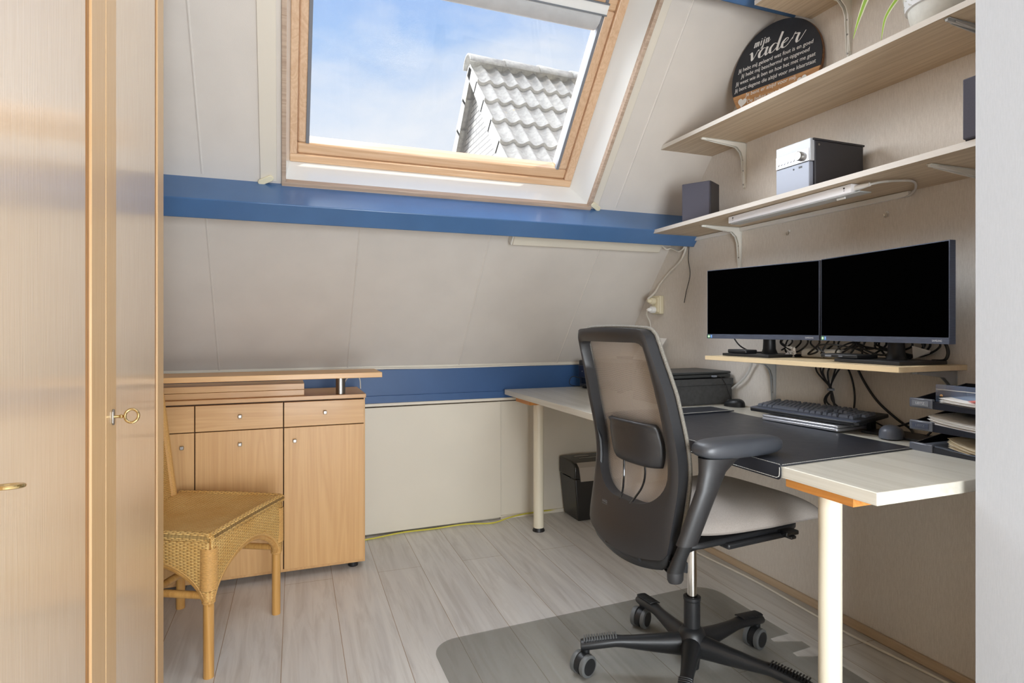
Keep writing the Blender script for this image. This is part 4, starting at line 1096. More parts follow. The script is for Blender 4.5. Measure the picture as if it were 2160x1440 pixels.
cb([(1.99, 1.36, 1.11), (1.985, 1.30, 1.10), (1.985, 1.28, 1.065), (1.985, 1.29, 1.035), (1.985, 1.33, 1.03)], .005, 'thick black cable looping right of the right monitor stand')
cb([(1.96, 1.36, 1.11), (1.965, 1.345, 1.075), (1.965, 1.375, 1.05), (1.96, 1.39, 1.032)], .0045, 'black cable dropping close beside the right monitor stand')
cb([(1.93, 1.70, 1.026), (1.90, 1.67, 1.04), (1.90, 1.70, 1.07), (1.92, 1.64, 1.075), (1.93, 1.56, 1.06), (1.93, 1.5, 1.04)], .003, 'black cable coil standing left of the black device')
cb([(1.94, 1.66, 1.03), (1.92, 1.63, 1.06), (1.94, 1.58, 1.085), (1.97, 1.54, 1.06)], .003, 'black cable arching above the black device')
# bundle under the monitor shelf
G = 'black cables bundled under the monitor shelf'
for i in range(6):
    yo = rnd.uniform(-.03, .03); zb_ = DT + .035
    cb([(W - .03, 1.80 - .028 * i * .9, 1.0), (W - .028, 1.80 - .02 * i + yo * .3, .96), (W - .026, 1.735 + yo * .1, .905), (W - .026, 1.73, .895), (W - .026, 1.735 + yo, .85), (W - .03, 1.735 - .03 * i * .7 + yo, .80), (W - .035, 1.72 - .02 * i, .779)], .0033, 'black cable in the tied bundle below the monitor shelf', G)
tag(MB().cyl((W - .026, 1.733, .893), (W - .026, 1.733, .901), .013, 14).build('cable_tie', 'print_grey'), 'grey tie around the cable bundle below the monitor shelf', 'cable tie')
cb([(W - .02, 1.67, 1.0), (W - .018, 1.645, .94), (W - .018, 1.635, .87), (W - .02, 1.645, .80), (W - .03, 1.66, .779)], .0035, 'black cable hanging straight just right of the tied bundle')
cb([(W - .02, 1.63, 1.0), (W - .018, 1.59, .93), (W - .018, 1.54, .87), (W - .02, 1.47, .82), (W - .035, 1.41, .795), (W - .06, 1.38, .779)], .0045, 'black cable sweeping down right behind the keyboard')
cb([(W - .06, 1.50, .779), (W - .05, 1.44, .80), (W - .045, 1.385, .825), (W - .04, 1.345, .835), (W - .045, 1.325, .815), (W - .055, 1.34, .785), (W - .06, 1.36, .779)], .0035, 'black cable looping on the desk behind the keyboard corner')
cb([(W - .05, 1.64, .779), (W - .04, 1.60, .805), (W - .04, 1.54, .80), (W - .05, 1.48, .785)], .0028, 'thin black cable arching behind the keyboard')
cord('loose_cable', [(W - .03, 2.15, .998), (W - .016, 2.17, .96), (W - .016, 2.215, .90), (W - .016, 2.30, .845), (W - .016, 2.37, .82), (W - .016, 2.55, .80)], .0055, 'cord_grey', 'pale grey cable curving from the monitor shelf to the desk')
cord('loose_cable', [(W - .05, 2.175, .779), (W - .04, 2.12, .780), (W - .045, 2.05, .779), (W - .05, 1.98, .779)], .003, 'cord_white', 'white cable on the desk behind the small mouse')

# ------------------------------------------------------------------ keyboard on the closed laptop
def keyboard():
    O3 = Vector((1.765, 1.915, .803)); lx = (Vector((1.800, 1.455, .806)) - O3).normalized()
    depth_dir = Vector((-lx.y, lx.x, 0)); depth_dir = depth_dir if depth_dir.x > 0 else -depth_dir
    ly = (depth_dir + Vector((0, 0, .115))).normalized(); nz = lx.cross(ly).normalized(); ly = nz.cross(lx)
    B = frame(O3, lx, ly, nz)
    t = thing('keyboard', 'black full size keyboard propped on the silver laptop', 'keyboard', O3[:])
    wd, dp = .462, .172
    MB().prism([(0, .012), (.010, 0), (wd - .010, 0), (wd, .012), (wd, dp), (0, dp)], 0, .014, B).build('case', 'black', t, bevel=.003)
    MB().prism([(.004, .004), (wd - .004, .004), (wd - .004, .030), (.004, .030)], .013, .0155, B).build('front_strip', 'bezel', t, bevel=.001)
    u = .0192; x0 = .012; keys = []
    def row(y, ws, x=x0):
        for w_ in ws:
            if w_ < 0: x += -w_ * u; continue
            keys.append((x, y, w_ * u)); x += w_ * u
        return x
    blk = 15.25; npx = 18.5
    y = .036
    rows = [[1.25, 1.25, 1.25, 6.25, 1.25, 1.25, 1.25, 1.25, -.25, 1, 1, 1, -.25, 2, 1], [2.25, 1, 1, 1, 1, 1, 1, 1, 1, 1, 1, 2.75, -1.25, 1, -1.25, 1, 1, 1], [1.75, 1, 1, 1, 1, 1, 1, 1, 1, 1, 1, 1, 2.25, -3.5, 1, 1, 1, 1],
            [1.5, 1, 1, 1, 1, 1, 1, 1, 1, 1, 1, 1, 1, 1.5, -.25, 1, 1, 1, -.25, 1, 1, 1, 1], [1, 1, 1, 1, 1, 1, 1, 1, 1, 1, 1, 1, 1, 2, -.25, 1, 1, 1, -.25, 1, 1, 1, 1]]
    for k, r_ in enumerate(rows): row(y + k * .0195, r_)
    row(y + 5 * .0195 + .005, [1, -1, 1, 1, 1, 1, -.5, 1, 1, 1, 1, -.5, 1, 1, 1, 1, -.25, 1, 1, 1])
    def cap(mb, x, y, w_):
        h0, h1, g, s_ = .0145, .0235, .0012, .0028
        vs = [(x + g, y + g, h0), (x + w_ - g, y + g, h0), (x + w_ - g, y + u - g, h0), (x + g, y + u - g, h0), (x + g + s_, y + g + s_, h1), (x + w_ - g - s_, y + g + s_, h1), (x + w_ - g - s_, y + u - g - s_ * .5, h1 + .001), (x + g + s_, y + u - g - s_ * .5, h1 + .001)]
        mb.hexa(vs, B)
    keys.sort(key=lambda k: (k[1], k[0]))
    for k in keys[:99]:
        mb = MB(); cap(mb, *k); mb.build('keycap', 'key', t, smooth=0)
    if len(keys) > 99:
        mb = MB()
        for k in keys[99:]: cap(mb, *k)
        mb.build('keycaps', 'key', t, smooth=0, kind='stuff')
    for x in (.03, wd - .05):
        a = B @ Vector((x, dp - .02, 0)); MB().box((-.012, -.008, -(a.z - DT - .0005)), (.012, .008, .002), Matrix.Translation(a)).build('flip_foot', 'black', t)
    s_ = thing('closed_laptop', 'closed silver laptop lying under the keyboard', 'laptop', (1.87, 1.68, .779))
    Bm = frame((1.752, 1.835, .7795), lx.copy(), depth_dir, Vector((0, 0, 1)))
    MB().prism(rrect(0, 0, .325, .21, .012), 0, .010, Bm).build('base', 'silver', s_, bevel=.002)
    MB().prism(rrect(.001, .001, .324, .209, .012), .011, .0205, Bm).build('lid', 'silver', s_, bevel=.003)
    o = MB().prism([(1.875, 1.29), (2.0, 1.30), (2.0, 1.50), (1.875, 1.50)], .7755, .7835).build('black_folder', 'black', bevel=.001)
    tag(o, 'flat black folder lying between the keyboard and the mouse', 'folder')
keyboard()
def mouse(loc, rz, L, label, mat='key'):
    t = thing('computer_mouse', label, 'mouse', loc, rz)
    def fn(i, j):
        a = 2 * PI * i; s = max(.02, math.sin(PI * (.0 + j * .5)))
        r1 = math.sin(PI * .5 * j)
        x = L * .5 * math.cos(a) * r1; y = L * .31 * math.sin(a) * r1 * (1 - .12 * math.cos(a))
        h = L * .36 * math.cos(PI * .5 * j) ** .62 * 1.0
        return Vector((x, y, h * (1 - .22 * (x / (L * .5)))))
    MB().grid(fn, 32, 14).build('shell', mat, t, world=False, smooth=80)
    MB().prism([(L * .48 * math.cos(a), L * .30 * math.sin(a)) for a in [2 * PI * i / 28 for i in range(28)]], 0, .004).build('base', 'black', t, world=False)
    MB().cyl((L * .27, -.004, L * .235), (L * .27, .004, L * .235), L * .07, 16).build('wheel', 'tread', t, world=False)
mouse((1.873, 1.385, .7785), R(25), .114, 'black computer mouse beside the letter trays')
mouse((1.945, 2.200, .7755), R(115), .098, 'small black mouse on the desk beside the slate storage box', 'black')
cb([(1.925, 1.40, .785), (1.955, 1.41, .782), (1.985, 1.37, .779), (2.0, 1.33, .779)], .0022, 'thin black cable leaving the mouse beside the letter trays')

# ------------------------------------------------------------------ desk pad
def deskpad():
    t = thing('desk_pad', 'large black leather desk pad folded over the desk edge', 'desk pad', (1.5, 1.6, DT))
    xf = 1.2215; pts = [(xf, 1.205), (1.775, 1.238), (1.80, 2.07), (xf, 2.07)]
    MB().prism(pts, DT + .0005, DT + .0032).build('pad', 'leather', t, bevel=.001)
    MB().prism([(1.212, .0)], 0, 0) if False else None
    # folded lip over the front edge
    lip = []
    for y, r in ((1.205, .0), (2.07, .0)):
        pass
    n = 8; prof = rrect(1.207, DT - .036, 2.07, DT + .004, .012, 6)
    mb = MB(); vs = [(1.2215, y, z) for y, z in prof] + [(1.2195, y, z) for y, z in prof]; k = len(prof)
    mb.add(vs, [tuple(range(k)), tuple(range(k, 2 * k))] + [(i, (i + 1) % k, k + (i + 1) % k, k + i) for i in range(k)])
    mb.build('front_lip', 'leather', t)
    def stitch(a, b, r=.0006):
        a, b = Vector(a), Vector(b); L = (b - a).length; m = int(L / .008); mb = MB()
        for i in range(m): mb.tube([a.lerp(b, (i + .12) / m), a.lerp(b, (i + .88) / m)], r, 5)
        return mb
    mb = stitch((1.2185, 1.222, DT - .031), (1.2185, 2.05, DT - .031), .0009)
    mb2 = bez([(1.2185, 1.222, DT - .031), (1.2185, 1.213, DT - .026), (1.2185, 1.211, DT - .012), (1.2185, 1.211, DT - .002)], 6); mb.tube(mb2, .0009, 5)
    mb.build('lip_stitching', 'stitch', t, kind='stuff')
    stitch((1.228, 1.212, DT + .0035), (1.768, 1.245, DT + .0035), .0008).build('side_stitching', 'stitch', t, kind='stuff')
    stitch((1.225, 1.215, DT + .0035), (1.225, 2.06, DT + .0035), .0009).build('front_stitching', 'stitch', t, kind='stuff')
    f = thing('leather_flap', 'black stitched leather flap at the left end of the desk pad', 'leather flap', (1.66, 2.12, DT))
    c = [(1.50, 2.035), (1.812, 2.05), (1.812, 2.20), (1.50, 2.21)]
    MB().prism(c, DT + .004, DT + .009).build('leather', 'leather', f, bevel=.001)
    mb = stitch((1.505, 2.042, DT + .0095), (1.806, 2.057, DT + .0095), .0008)
    for q in (stitch((1.806, 2.057, DT + .0095), (1.806, 2.194, DT + .0095), .0008), stitch((1.806, 2.194, DT + .0095), (1.505, 2.203, DT + .0095), .0008)): mb.add(q.v, q.f)
    mb.build('stitching', 'stitch', f, kind='stuff')
deskpad()

# ------------------------------------------------------------------ box with laptop, printer
def box_laptop():
    t = thing('storage_box', 'dark slate storage box on the desk under a closed laptop', 'box', (1.83, 2.43, DT))
    MB().box((1.655, 2.292, DT + .001), (2.012, 2.60, .868)).build('box_body', 'slate', t, bevel=.002)
    MB().box((1.650, 2.286, .868), (2.016, 2.606, .898)).build('lid', 'slate', t, bevel=.002)
    l = thing('laptop', 'closed dark laptop on top of the slate storage box', 'laptop', (1.83, 2.43, .9))
    B = frame((1.640, 2.285, .9015), Vector((1, .03, 0)).normalized(), Vector((-.03, 1, 0)).normalized(), (0, 0, 1))
    MB().prism(rrect(0, 0, .375, .255, .014), .002, .016, B).build('base', 'laptop', l, bevel=.003)
    MB().prism(rrect(-.001, -.001, .376, .256, .014), .018, .029, B).build('lid', 'laptop', l, bevel=.004)
    for x in (.03, .34):
        for y in (.02, .235): MB().cyl(B @ Vector((x, y, -.0005)), B @ Vector((x, y, .003)), .007, 10).build('foot', 'black', l)
    cb([(1.90, 2.283, .911), (1.93, 2.275, .905), (1.955, 2.272, .875), (1.975, 2.272, .83), (2.0, 2.275, .79), (2.015, 2.26, .779)], .0018, 'thin black cable hanging down the front of the slate box')
    MB().box((1.885, 2.27, .906), (1.905, 2.285, .914)).build('plug', 'print_grey', l)
box_laptop()
def printer():
    t = thing('printer', 'black inkjet printer at the far end of the desk', 'printer', (1.84, 3.06, DT), R(9))
    h = .168
    # local: front faces -X, width along Y
    MB().prism(rrect(-.14, -.188, .15, .188, .02), .012, h - .03).build('body', 'prn', t, world=False, bevel=.004)
    MB().prism(rrect(-.145, -.188, .15, .188, .02), h - .03, h).build('scanner_lid', 'prn', t, world=False, bevel=.005)
    MB().box((-.152, -.175, .068), (-.138, .172, .140)).build('control_panel', 'prn_blue', t, world=False, bevel=.003)
    MB().box((-.1435, -.150, .022), (-.1405, .150, .062)).build('paper_slot', 'blackg', t, world=False)
    MB().box((-.160, -.145, .020), (-.135, .145, .030)).build('output_tray', 'prn', t, world=False, bevel=.003)
    MB().box((-.1535, .035, .085), (-.1515, .065, .118)).build('display', 'lcd', t, world=False)
    for y in (.135, .108): MB().cyl((-.153, y, .103), (-.1515, y, .103), .004, 12).build('button', 'print_grey', t, world=False)
    for y in (-.16, .16):
        for x in (-.11, .12): MB().box((x - .012, y - .012, 0), (x + .012, y + .012, .013)).build('foot', 'black', t, world=False)
    Bw = loc_mat(t) @ frame((-.1522, .072, .122), (0, -1, 0), (0, 0, 1), (-1, 0, 0))
    text('EPSON', .014, Bw @ Matrix.Translation((.02, 0, .0002)), 'print_white', t, ext=.0002, maxw=.034, bold=.0004)
    MB().box((.10, -.12, h), (.145, .12, h + .02)).build('rear_tray', 'prn', t, world=False, bevel=.002)
    pb = MB().hexa([(1.935, 2.83, .95), (1.935, 3.04, .95), (1.936, 3.04, .95), (1.936, 2.83, .95), (1.992, 2.785, 1.078), (1.988, 3.00, 1.085), (1.989, 3.00, 1.085), (1.993, 2.785, 1.078)])
    tag(pb.build('paper_sheet', 'sheet', smooth=0), 'white paper standing in the rear feed of the printer', 'paper')
    cb([(1.70, 3.22, .83), (1.65, 3.26, .84), (1.63, 3.26, .80), (1.68, 3.27, .781), (1.80, 3.27, .779)], .0022, 'thin black cable looping at the left side of the printer')
printer()
def shredder():
    t = thing('paper_shredder', 'black paper shredder with a silver panel under the far end of the desk', 'shredder', (1.78, 3.23, 0))
    xa, xb, y0, y1 = 1.60, 1.93, 3.125, 3.335
    MB().hexa([(xa + .025, y0 + .01, 0), (xb - .02, y0 + .01, 0), (xb - .02, y1 - .01, 0), (xa + .025, y1 - .01, 0), (xa, y0 + .002, .25), (xb, y0 + .002, .25), (xb, y1, .25), (xa, y1, .25)]).build('bin', 'shred', t, bevel=.008, seg=3)
    yz = [(y0, .25), (y0 - .004, .318), (y0 + .012, .340), (y0 + .05, .350), (y1, .350), (y1, .25)]
    def sec(x0, x1, grow=0.0):
        mb = MB(); n = len(yz); mb.add([(x0, y - grow, z + grow) for y, z in yz] + [(x1, y - grow, z + grow) for y, z in yz], [tuple(range(n)), tuple(range(n, 2 * n))] + [(i, (i + 1) % n, n + (i + 1) % n, n + i) for i in range(n)]); return mb
    sec(xa - .004, xb + .004).build('head', 'shred', t, bevel=.008, seg=3)
    mb = MB(); mb.hexa([(xa + .035, y0 - .006, .235), (xb - .03, y0 - .006, .235), (xb - .03, y0 + .004, .235), (xa + .035, y0 + .004, .235), (xa + .022, y0 - .008, .318), (xb - .01, y0 - .008, .318), (xb - .01, y0 + .004, .318), (xa + .022, y0 + .004, .318)])
    mb.hexa([(xa + .022, y0 - .008, .318), (xb - .01, y0 - .008, .318), (xb - .01, y0 + .006, .318), (xa + .022, y0 + .006, .318), (xa + .016, y0 + .012, .344), (xb - .01, y0 + .012, .344), (xb - .01, y0 + .022, .338), (xa + .016, y0 + .022, .338)])
    mb.build('front_panel', 'shred_panel', t)
    MB().box((xa + .07, y0 + .08, .3495), (xb - .05, y0 + .10, .3515)).build('feed_slot', 'blackg', t)
    MB().box((xa + .06, y0 + .12, .349), (xa + .16, y0 + .14, .356)).build('switch', 'metal', t, bevel=.002)
    MB().box((xa - .005, y0 + .06, .244), (xa + .004, y1 - .05, .249)).build('handle_recess', 'blackg', t)
    B = frame((xa + .165, y0 - .0085, .262), (1, 0, 0), (0, 0, 1), (0, -1, 0))
    text('Rexel', .028, B, 'black', t, ext=.0003, align='LEFT')
    MB().prism([(0, 0), (.008, .006), (.012, .014), (.004, .008)], 0, .0006, B @ Matrix.Translation((.032, .016, .0005))).build('logo_accent', 'red', t)
shredder()

# ------------------------------------------------------------------ letter trays
def trays():
    xs, yl, yr, xe = 1.765, 1.245, .985, 2.015
    for k, (z, lab) in enumerate(((.780, 'bottom black letter tray of the stack by the white wall'), (.846, 'middle black letter tray of the stack by the white wall'), (.912, 'topmost black letter tray of the stack by the white wall'))):
        t = thing('letter_tray', lab, 'letter tray', (1.89, 1.115, z - .004), 0, 'stacked letter trays')
        MB().box((xs + .004, yr, z - .004), (xe, yl, z)).build('tray_floor', 'tray', t)
        mt = 'tray'
        # left side wall rising to the back, back wall
        top = z + .052
        mb = MB().hexa([(xs + .01, yl - .004, z), (xe, yl - .004, z), (xe, yl, z), (xs + .01, yl, z), (xs + .01, yl - .004, z + .014), (xe, yl - .004, top), (xe, yl, top), (xs + .01, yl, z + .014)])
        mb.build('side_wall', mt, t); mb = MB().hexa([(xs + .01, yr, z), (xe, yr, z), (xe, yr + .004, z), (xs + .01, yr + .004, z), (xs + .01, yr, z + .014), (xe, yr, top), (xe, yr + .004, top), (xs + .01, yr + .004, z + .014)])
        mb.build('side_wall', mt, t)
        MB().box((xe - .004, yr, z), (xe, yl, top)).build('back_wall', mt, t)
        # front lip: tall label part at the left, low cut-out after it
        l = MB().box((xs - .006, yl - .066, z - .010), (xs + .008, yl + .002, z + .018)).build('label_lip', 'traylip', t, bevel=.003)
        MB().hexa([(xs - .002, yr, z - .010), (xs + .006, yr, z - .010), (xs + .006, yl - .066, z - .010), (xs - .002, yl - .066, z - .010), (xs - .002, yr, z - .002), (xs + .006, yr, z - .002), (xs + .006, yl - .066, z + .012), (xs - .002, yl - .066, z + .012)]).build('low_lip', mt, t)
        if k:
            MB().box((xs - .0075, yl - .056, z - .004), (xs - .005, yl - .008, z + .012)).build('label_plate', 'print_grey' if k == 2 else 'bezel', l)
        if k: text('LEITZ', .010, frame((xs - .0078, yl - .032, z + .001), (0, -1, 0), (0, 0, 1), (-1, 0, 0)), 'print_white' if k == 2 else 'print_grey', t, ext=.0003, maxw=.026)
    def sheaf(z, n, x0, y1, mat, label, curl=.012, th=.0011, name='paper_stack', fan=.0):
        t = thing(name, label, 'papers', (1.89, 1.1, z))
        for i in range(n):
            dx = random.uniform(-.006, .006); dy = random.uniform(-.005, .005)
            def fn(a, b, i=i, dx=dx, dy=dy):
                y = yr + .008 + (y1 - yr - .008) * a; x = x0 + dx + (2.0 - x0) * b
                return Vector((x, y + dy * (a), z + .001 + i * th * 1.6 + curl * (a ** 3) * (.5 + .5 * i / max(1, n - 1)) + fan * i * a ** 2 * .002))
            MB().grid(fn, 10, 2).build('sheet', mat, t, solid=.0005, smooth=60)
        return t
    sheaf(.9125, 7, 1.782, 1.175, 'sheet', 'loose white papers in the topmost letter tray', .010)
    sheaf(.8465, 9, 1.785, 1.205, 'sheet', 'white papers with curled corners in the middle letter tray', .020)
    sheaf(.7805, 8, 1.785, 1.150, 'sheet_cream', 'cream booklet pages in the bottom letter tray', .028)
    o = sheaf(.9275, 2, 1.79, 1.10, 'sheet_red', 'reddish paper on the white sheets in the topmost tray', .003)
    o = sheaf(.7803, 3, 1.775, 1.215, 'folder', 'dark folder with frayed clear sleeves in the bottom tray', .010)
    # clear punched pocket standing at the front of the top tray
    t = thing('punched_pocket', 'clear bluish plastic pocket strip standing in the topmost letter tray', 'plastic pocket', (1.83, 1.1, .913))
    B = frame((1.842, 1.222, .917), Vector((-.06, -1, 0)).normalized(), (0, 0, 1), Vector((-1, .06, 0)).normalized())
    MB().prism(rrect(0, 0, .235, .052, .004), 0, .0025, B).build('plastic', 'clear', t)
    MB().box((.002, .036, .0025), (.233, .038, .003), B).build('weld_line', 'cord_grey', t)
    MB().lathe([(.0045, 0), (.0052, .0008), (.0030, .0008)], 18, B @ Matrix.Translation((.018, .018, .0026))).build('eyelet', 'chrome', t)
trays()

# ------------------------------------------------------------------ floor mat
pm = []
for cx, cy, r, a0 in ((1.66, 2.06, .10, 0), (.60, 2.02, .10, 90)):
    for i in range(9):
        a = R(a0 + 90 * i / 8); pm.append((cx + r * math.cos(a), cy + r * math.sin(a)))
pm += [(.505, 1.0), (1.745, 1.0), (1.760, 1.54), (1.664, 1.575), (1.668, 1.600), (1.758, 1.605), (1.760, 1.645), (1.664, 1.680), (1.668, 1.702), (1.760, 1.706)]
o = MB().prism(pm, .0004, .0024).build('floor_mat', 'mat', smooth=0); tag(o, 'translucent grey floor mat with rounded corners under the office chair', 'floor mat')

# ------------------------------------------------------------------ office chair
def office_chair():
    PHI = R(5); OX, OY = 1.252, 1.612
    t = thing('office_chair', 'black office chair with taupe mesh back and seat at the desk', 'office chair', (OX, OY, 0), PHI)
    # local frame: +x forward, -y = chair's right (towards the viewer)
    def P(s, k, z): return Vector((s, -k, z))
    def bld(mb, name, mat, parent=t, **k): return mb.build(name, mat, parent, world=False, **k)
    # ---- back surface
    prof = [(.44, -.238), (.50, -.240), (.60, -.222), (.68, -.206), (.75, -.204), (.82, -.216), (.90, -.236), (1.0, -.260), (1.10, -.289), (1.16, -.306)]
    def sc(z):
        for (z0, s0), (z1, s1) in zip(prof, prof[1:]):
            if z <= z1: 
                q = (z - z0) / (z1 - z0); q = q
                return s0 + (s1 - s0) * q
        return prof[-1][1]
    def scs(z): return (sc(z - .03) + sc(z) + sc(z + .03)) / 3
    def hw(z): return .192 + .010 * math.sin(PI * min(1, max(0, (z - .45) / .6))) - .022 * max(0, (z - .95) / .18)
    def surf(kk, z, off=0.0):   # kk lateral metres, + = viewer side
        a = kk / .21
        return P(scs(z) - .020 * (1 - a * a) + off, kk, z)
    zt, zb = 1.133, .492
    def boxpt(a, ca_t, ca_b, n_t, n_b):
        # point on a rounded rectangle (unit square) hit by angle a; corner radii top / bottom in half units
        ca, sa = math.cos(a), math.sin(a)
        m = max(abs(ca), abs(sa)); x, y = ca / m, sa / m
        rx, ry = (ca_t if y > 0 else ca_b), (n_t if y > 0 else n_b)
        ex, ey = (abs(x) - (1 - rx)) / rx, (abs(y) - (1 - ry)) / ry
        if ex > 0 and ey > 0:
            # map onto the corner ellipse
            t_ = math.atan2(ey, ex); ex, ey = math.cos(t_), math.sin(t_)
            x = math.copysign(1 - rx + rx * ex, x); y = math.copysign(1 - ry + ry * ey, y)
        return x, y
    def outer(a):
        x, y = boxpt(a, .13, .13, .07, .08)
        z = (zt + zb) / 2 + (zt - zb) / 2 * y
        k = x; kk = k * hw(z)
        if y < 0: z -= .034 * (1 - k * k) * min(1, -y * 1.3)
        else: z += .006 * (1 - k * k)
        return kk, z
    ot, obt = 1.096, .612
    def inner(a):
        x, y = boxpt(a, .16, .75, .07, .42)
        z = (ot + obt) / 2 + (ot - obt) / 2 * y
        wi = .158 - .012 * max(0, (z - .9) / .2) - .004 * max(0, (.75 - z) / .15)
        return x * (wi + .013) - .006, z
    n = 120; R_ = 8
    def ringmesh(off0, lift):
        mb = MB(); vs = []; fs = []
        for r in range(R_ + 1):
            q = r / R_
            for i in range(n):
                a = 2 * PI * (i + .5) / n
                (k0, z0), (k1, z1) = inner(a), outer(a)
                kk = k0 + (k1 - k0) * q; z = z0 + (z1 - z0) * q
                rr = off0 - lift * math.sin(PI * min(1, q * 1.0)) * .5
                vs.append(surf(kk, z, rr))
        for r in range(R_):
            for i in range(n):
                fs.append((r * n + i, r * n + (i + 1) % n, (r + 1) * n + (i + 1) % n, (r + 1) * n + i))
        mb.add(vs, fs); return mb
    # two skins joined = shell with depth
    A, B_ = ringmesh(-.030, .010), ringmesh(.004, 0)
    mb = MB(); mb.add(A.v, A.f); k = len(mb.v); mb.add(B_.v, [tuple(reversed(f)) for f in B_.f])
    fs = []
    for i in range(n):
        j = (i + 1) % n
        fs.append((i, j, k + j, k + i)); a = R_ * n
        fs.append((a + i, k + a + i, k + a + j, a + j))
    mb.f += fs
    back = bld(mb, 'back_frame', 'chairp', smooth=50)
    # ---- mesh skin in front of the frame
    def skin(i, j):
        a = 2 * PI * i
        kk, z = outer(a); cz = (zt + zb) / 2
        q = j
        return surf(kk * q * 1.015, cz + (z - cz) * q * 1.004, .012 + .004 * (1 - q))
    def suv(i, j):
        kk, z = outer(2 * PI * i); return (kk * j + 1, (z - .8) * j + 1)
    bld(MB().grid(skin, 120, 12, suv), 'back_mesh', 'mesh', smooth=80)
    bld(MB().tube([surf(outer(2 * PI * (i + .5) / 120)[0] * 1.02, outer(2 * PI * (i + .5) / 120)[1] * 1.0 + (.003 if outer(2 * PI * (i + .5) / 120)[1] > 1 else 0),   .009) for i in range(121)], .0058, 8, cap=False), 'mesh_piping', 'piping', smooth=80)
    # ---- lumbar pad on two wires
    def lum(i, j):
        u, v = i * 2 - 1, j * 2 - 1
        z = .787 + .068 * v * (1 - .10 * abs(u) ** 3) - .012 * u * 0; kk = .130 * u * (1 - .10 * v * v)
        bulge = -.022 * (1 - u ** 4) * (1 - v ** 4) + .018 * (abs(u) ** 6)
        lipt = -.012 * max(0, v - .75) / .25
        return surf(kk, z, -.014 + bulge * .8 + lipt)
    bld(MB().grid(lum, 24, 16), 'lumbar_pad', 'chairp', smooth=80, solid=-.014)
    for kk in (-.045, .045):
        pts = [surf(kk * 1.15, .74, -.010), surf(kk * 1.15, .69, -.008), surf(kk * 1.0, .655, -.010), surf(kk * .72, .625, -.018), surf(kk * .6, .605, -.03)]
        bld(MB().tube(bez(pts, 6), .0032, 8), 'lumbar_wire', 'blackg')
    # lower rear shell lip
    def lipf(i, j):
        a = PI + PI * i
        kk, z = outer(a); 
        return surf(kk * (1 - .02 * j), z - .001 - .030 * j, -.026 + .012 * j) if True else None
    bld(MB().grid(lipf, 40, 3), 'lower_lip', 'black', smooth=80, solid=-.03)
    Bt = frame(surf(-.095, .575, -.0345), (0, -1, 0), (0, 0, 1), (-1, 0, 0))
    mbl = MB()
    for pts in ([(-.014, 0), (.014, 0)], [(-.012, .004), (-.012, .012)], [(-.012, .008), (-.006, .008)], [(-.006, .004), (-.006, .012)], [(-.003, .004), (0, .012), (.003, .004)], [(.006, .004), (.012, .004), (.012, .012), (.006, .012), (.006, .004)], [(-.002, .014), (.002, .014)]):
        mbl.tube([Bt @ Vector((x, y, .0008)) for x, y in pts], .0004, 4)
    bld(mbl, 'embossed_logo', 'tread')
    # ---- seat
    sx0, sx1, hk = -.205, .405, .238
    def seat_s(i, j, side):
        a = 2 * PI * i; ca, sa = math.cos(a), math.sin(a); e = .45
        q = j
        u = (abs(ca) ** e) * (1 if ca > 0 else -1) * q; v = (abs(sa) ** e) * (1 if sa > 0 else -1) * q
        ez = .004 * max(0, -u)
        s = (sx0 + sx1) / 2 + (sx1 - sx0) / 2 * u; k = hk * v * (1 - .06 * max(0, -u))
        m = max(0, 1 - q ** 3.2) ** .5
        wf = max(0, (u - .45) / .55)
        ez += .543 - .020 * wf ** 2 + .006 * (abs(v) ** 2) * (1 - wf)
        top = ez + (.064 - .010 * wf) * m; bot = ez - .028 * m
        if side > 0: return P(s, k, top)
        return P(s, k, bot)
    mb = MB().grid(lambda i, j: seat_s(i, 1 - (1 - j) ** 1.6, 1), 72, 16, lambda i, j: ((math.cos(2 * PI * i) * j * .3 + 1), (math.sin(2 * PI * i) * j * .24 + 1)))
    mb.grid(lambda i, j: seat_s(i, 1 - (1 - j) ** 1.6, -1), 72, 16, lambda i, j: ((math.cos(2 * PI * i) * j * .3 + 1), (math.sin(2 * PI * i) * j * .24 + 1)))
    seat = bld(mb, 'seat', 'fabric', smooth=80)
    pl = rrect(-.20, -.19, .30, .19, .07)
    bld(MB().prism(pl, .498, .517), 'seat_pan', 'black', bevel=.006)
    bld(MB().box((-.05, -.205, .487), (.21, .205, .505)), 'seat_slider', 'black', bevel=.006)
    bld(MB().box((.17, -.225, .498), (.225, -.19, .512)).box((.182, -.232, .490), (.205, -.20, .500)), 'lever', 'blackg', bevel=.003)
    # mechanism and back carrier
    bld(MB().hexa([P(-.12, .07, .43), P(.16, .07, .46), P(.16, -.07, .46), P(-.12, -.07, .43), P(-.14, .085, .50), P(.18, .085, .50), P(.18, -.085, .50), P(-.14, -.085, .50)]), 'mechanism', 'black', bevel=.012, seg=3)
    bld(MB().loft([[P(s, .09 * c1, z + .02 * c2) for c1, c2 in ((-1, -1), (1, -1), (1, 1), (-1, 1))] for s, z in ((-.10, .465), (-.20, .452), (-.285, .470))]), 'back_carrier', 'black', bevel=.008)
    # ---- arms
    P0 = P
    for sd in (1, -1):
        def P(s, k, z, sd=sd): return P0(s + (.048 if sd < 0 else 0), k, z)
        arm = MB()
        def pad(i, j):
            a = 2 * PI * i; th = PI * (j - .5); ca, sa = math.cos(a), math.sin(a); e = .60
            q = max(0.0, math.cos(th)) ** .38
            u = (abs(ca) ** e) * (1 if ca > 0 else -1) * q; v = (abs(sa) ** e) * (1 if sa > 0 else -1) * q
            return P(-.082 + .148 * u, sd * (.272 + .006 * u) + .046 * v * (1 - .08 * u), .8070 + .0265 * math.copysign(abs(math.sin(th)) ** .8, math.sin(th)))
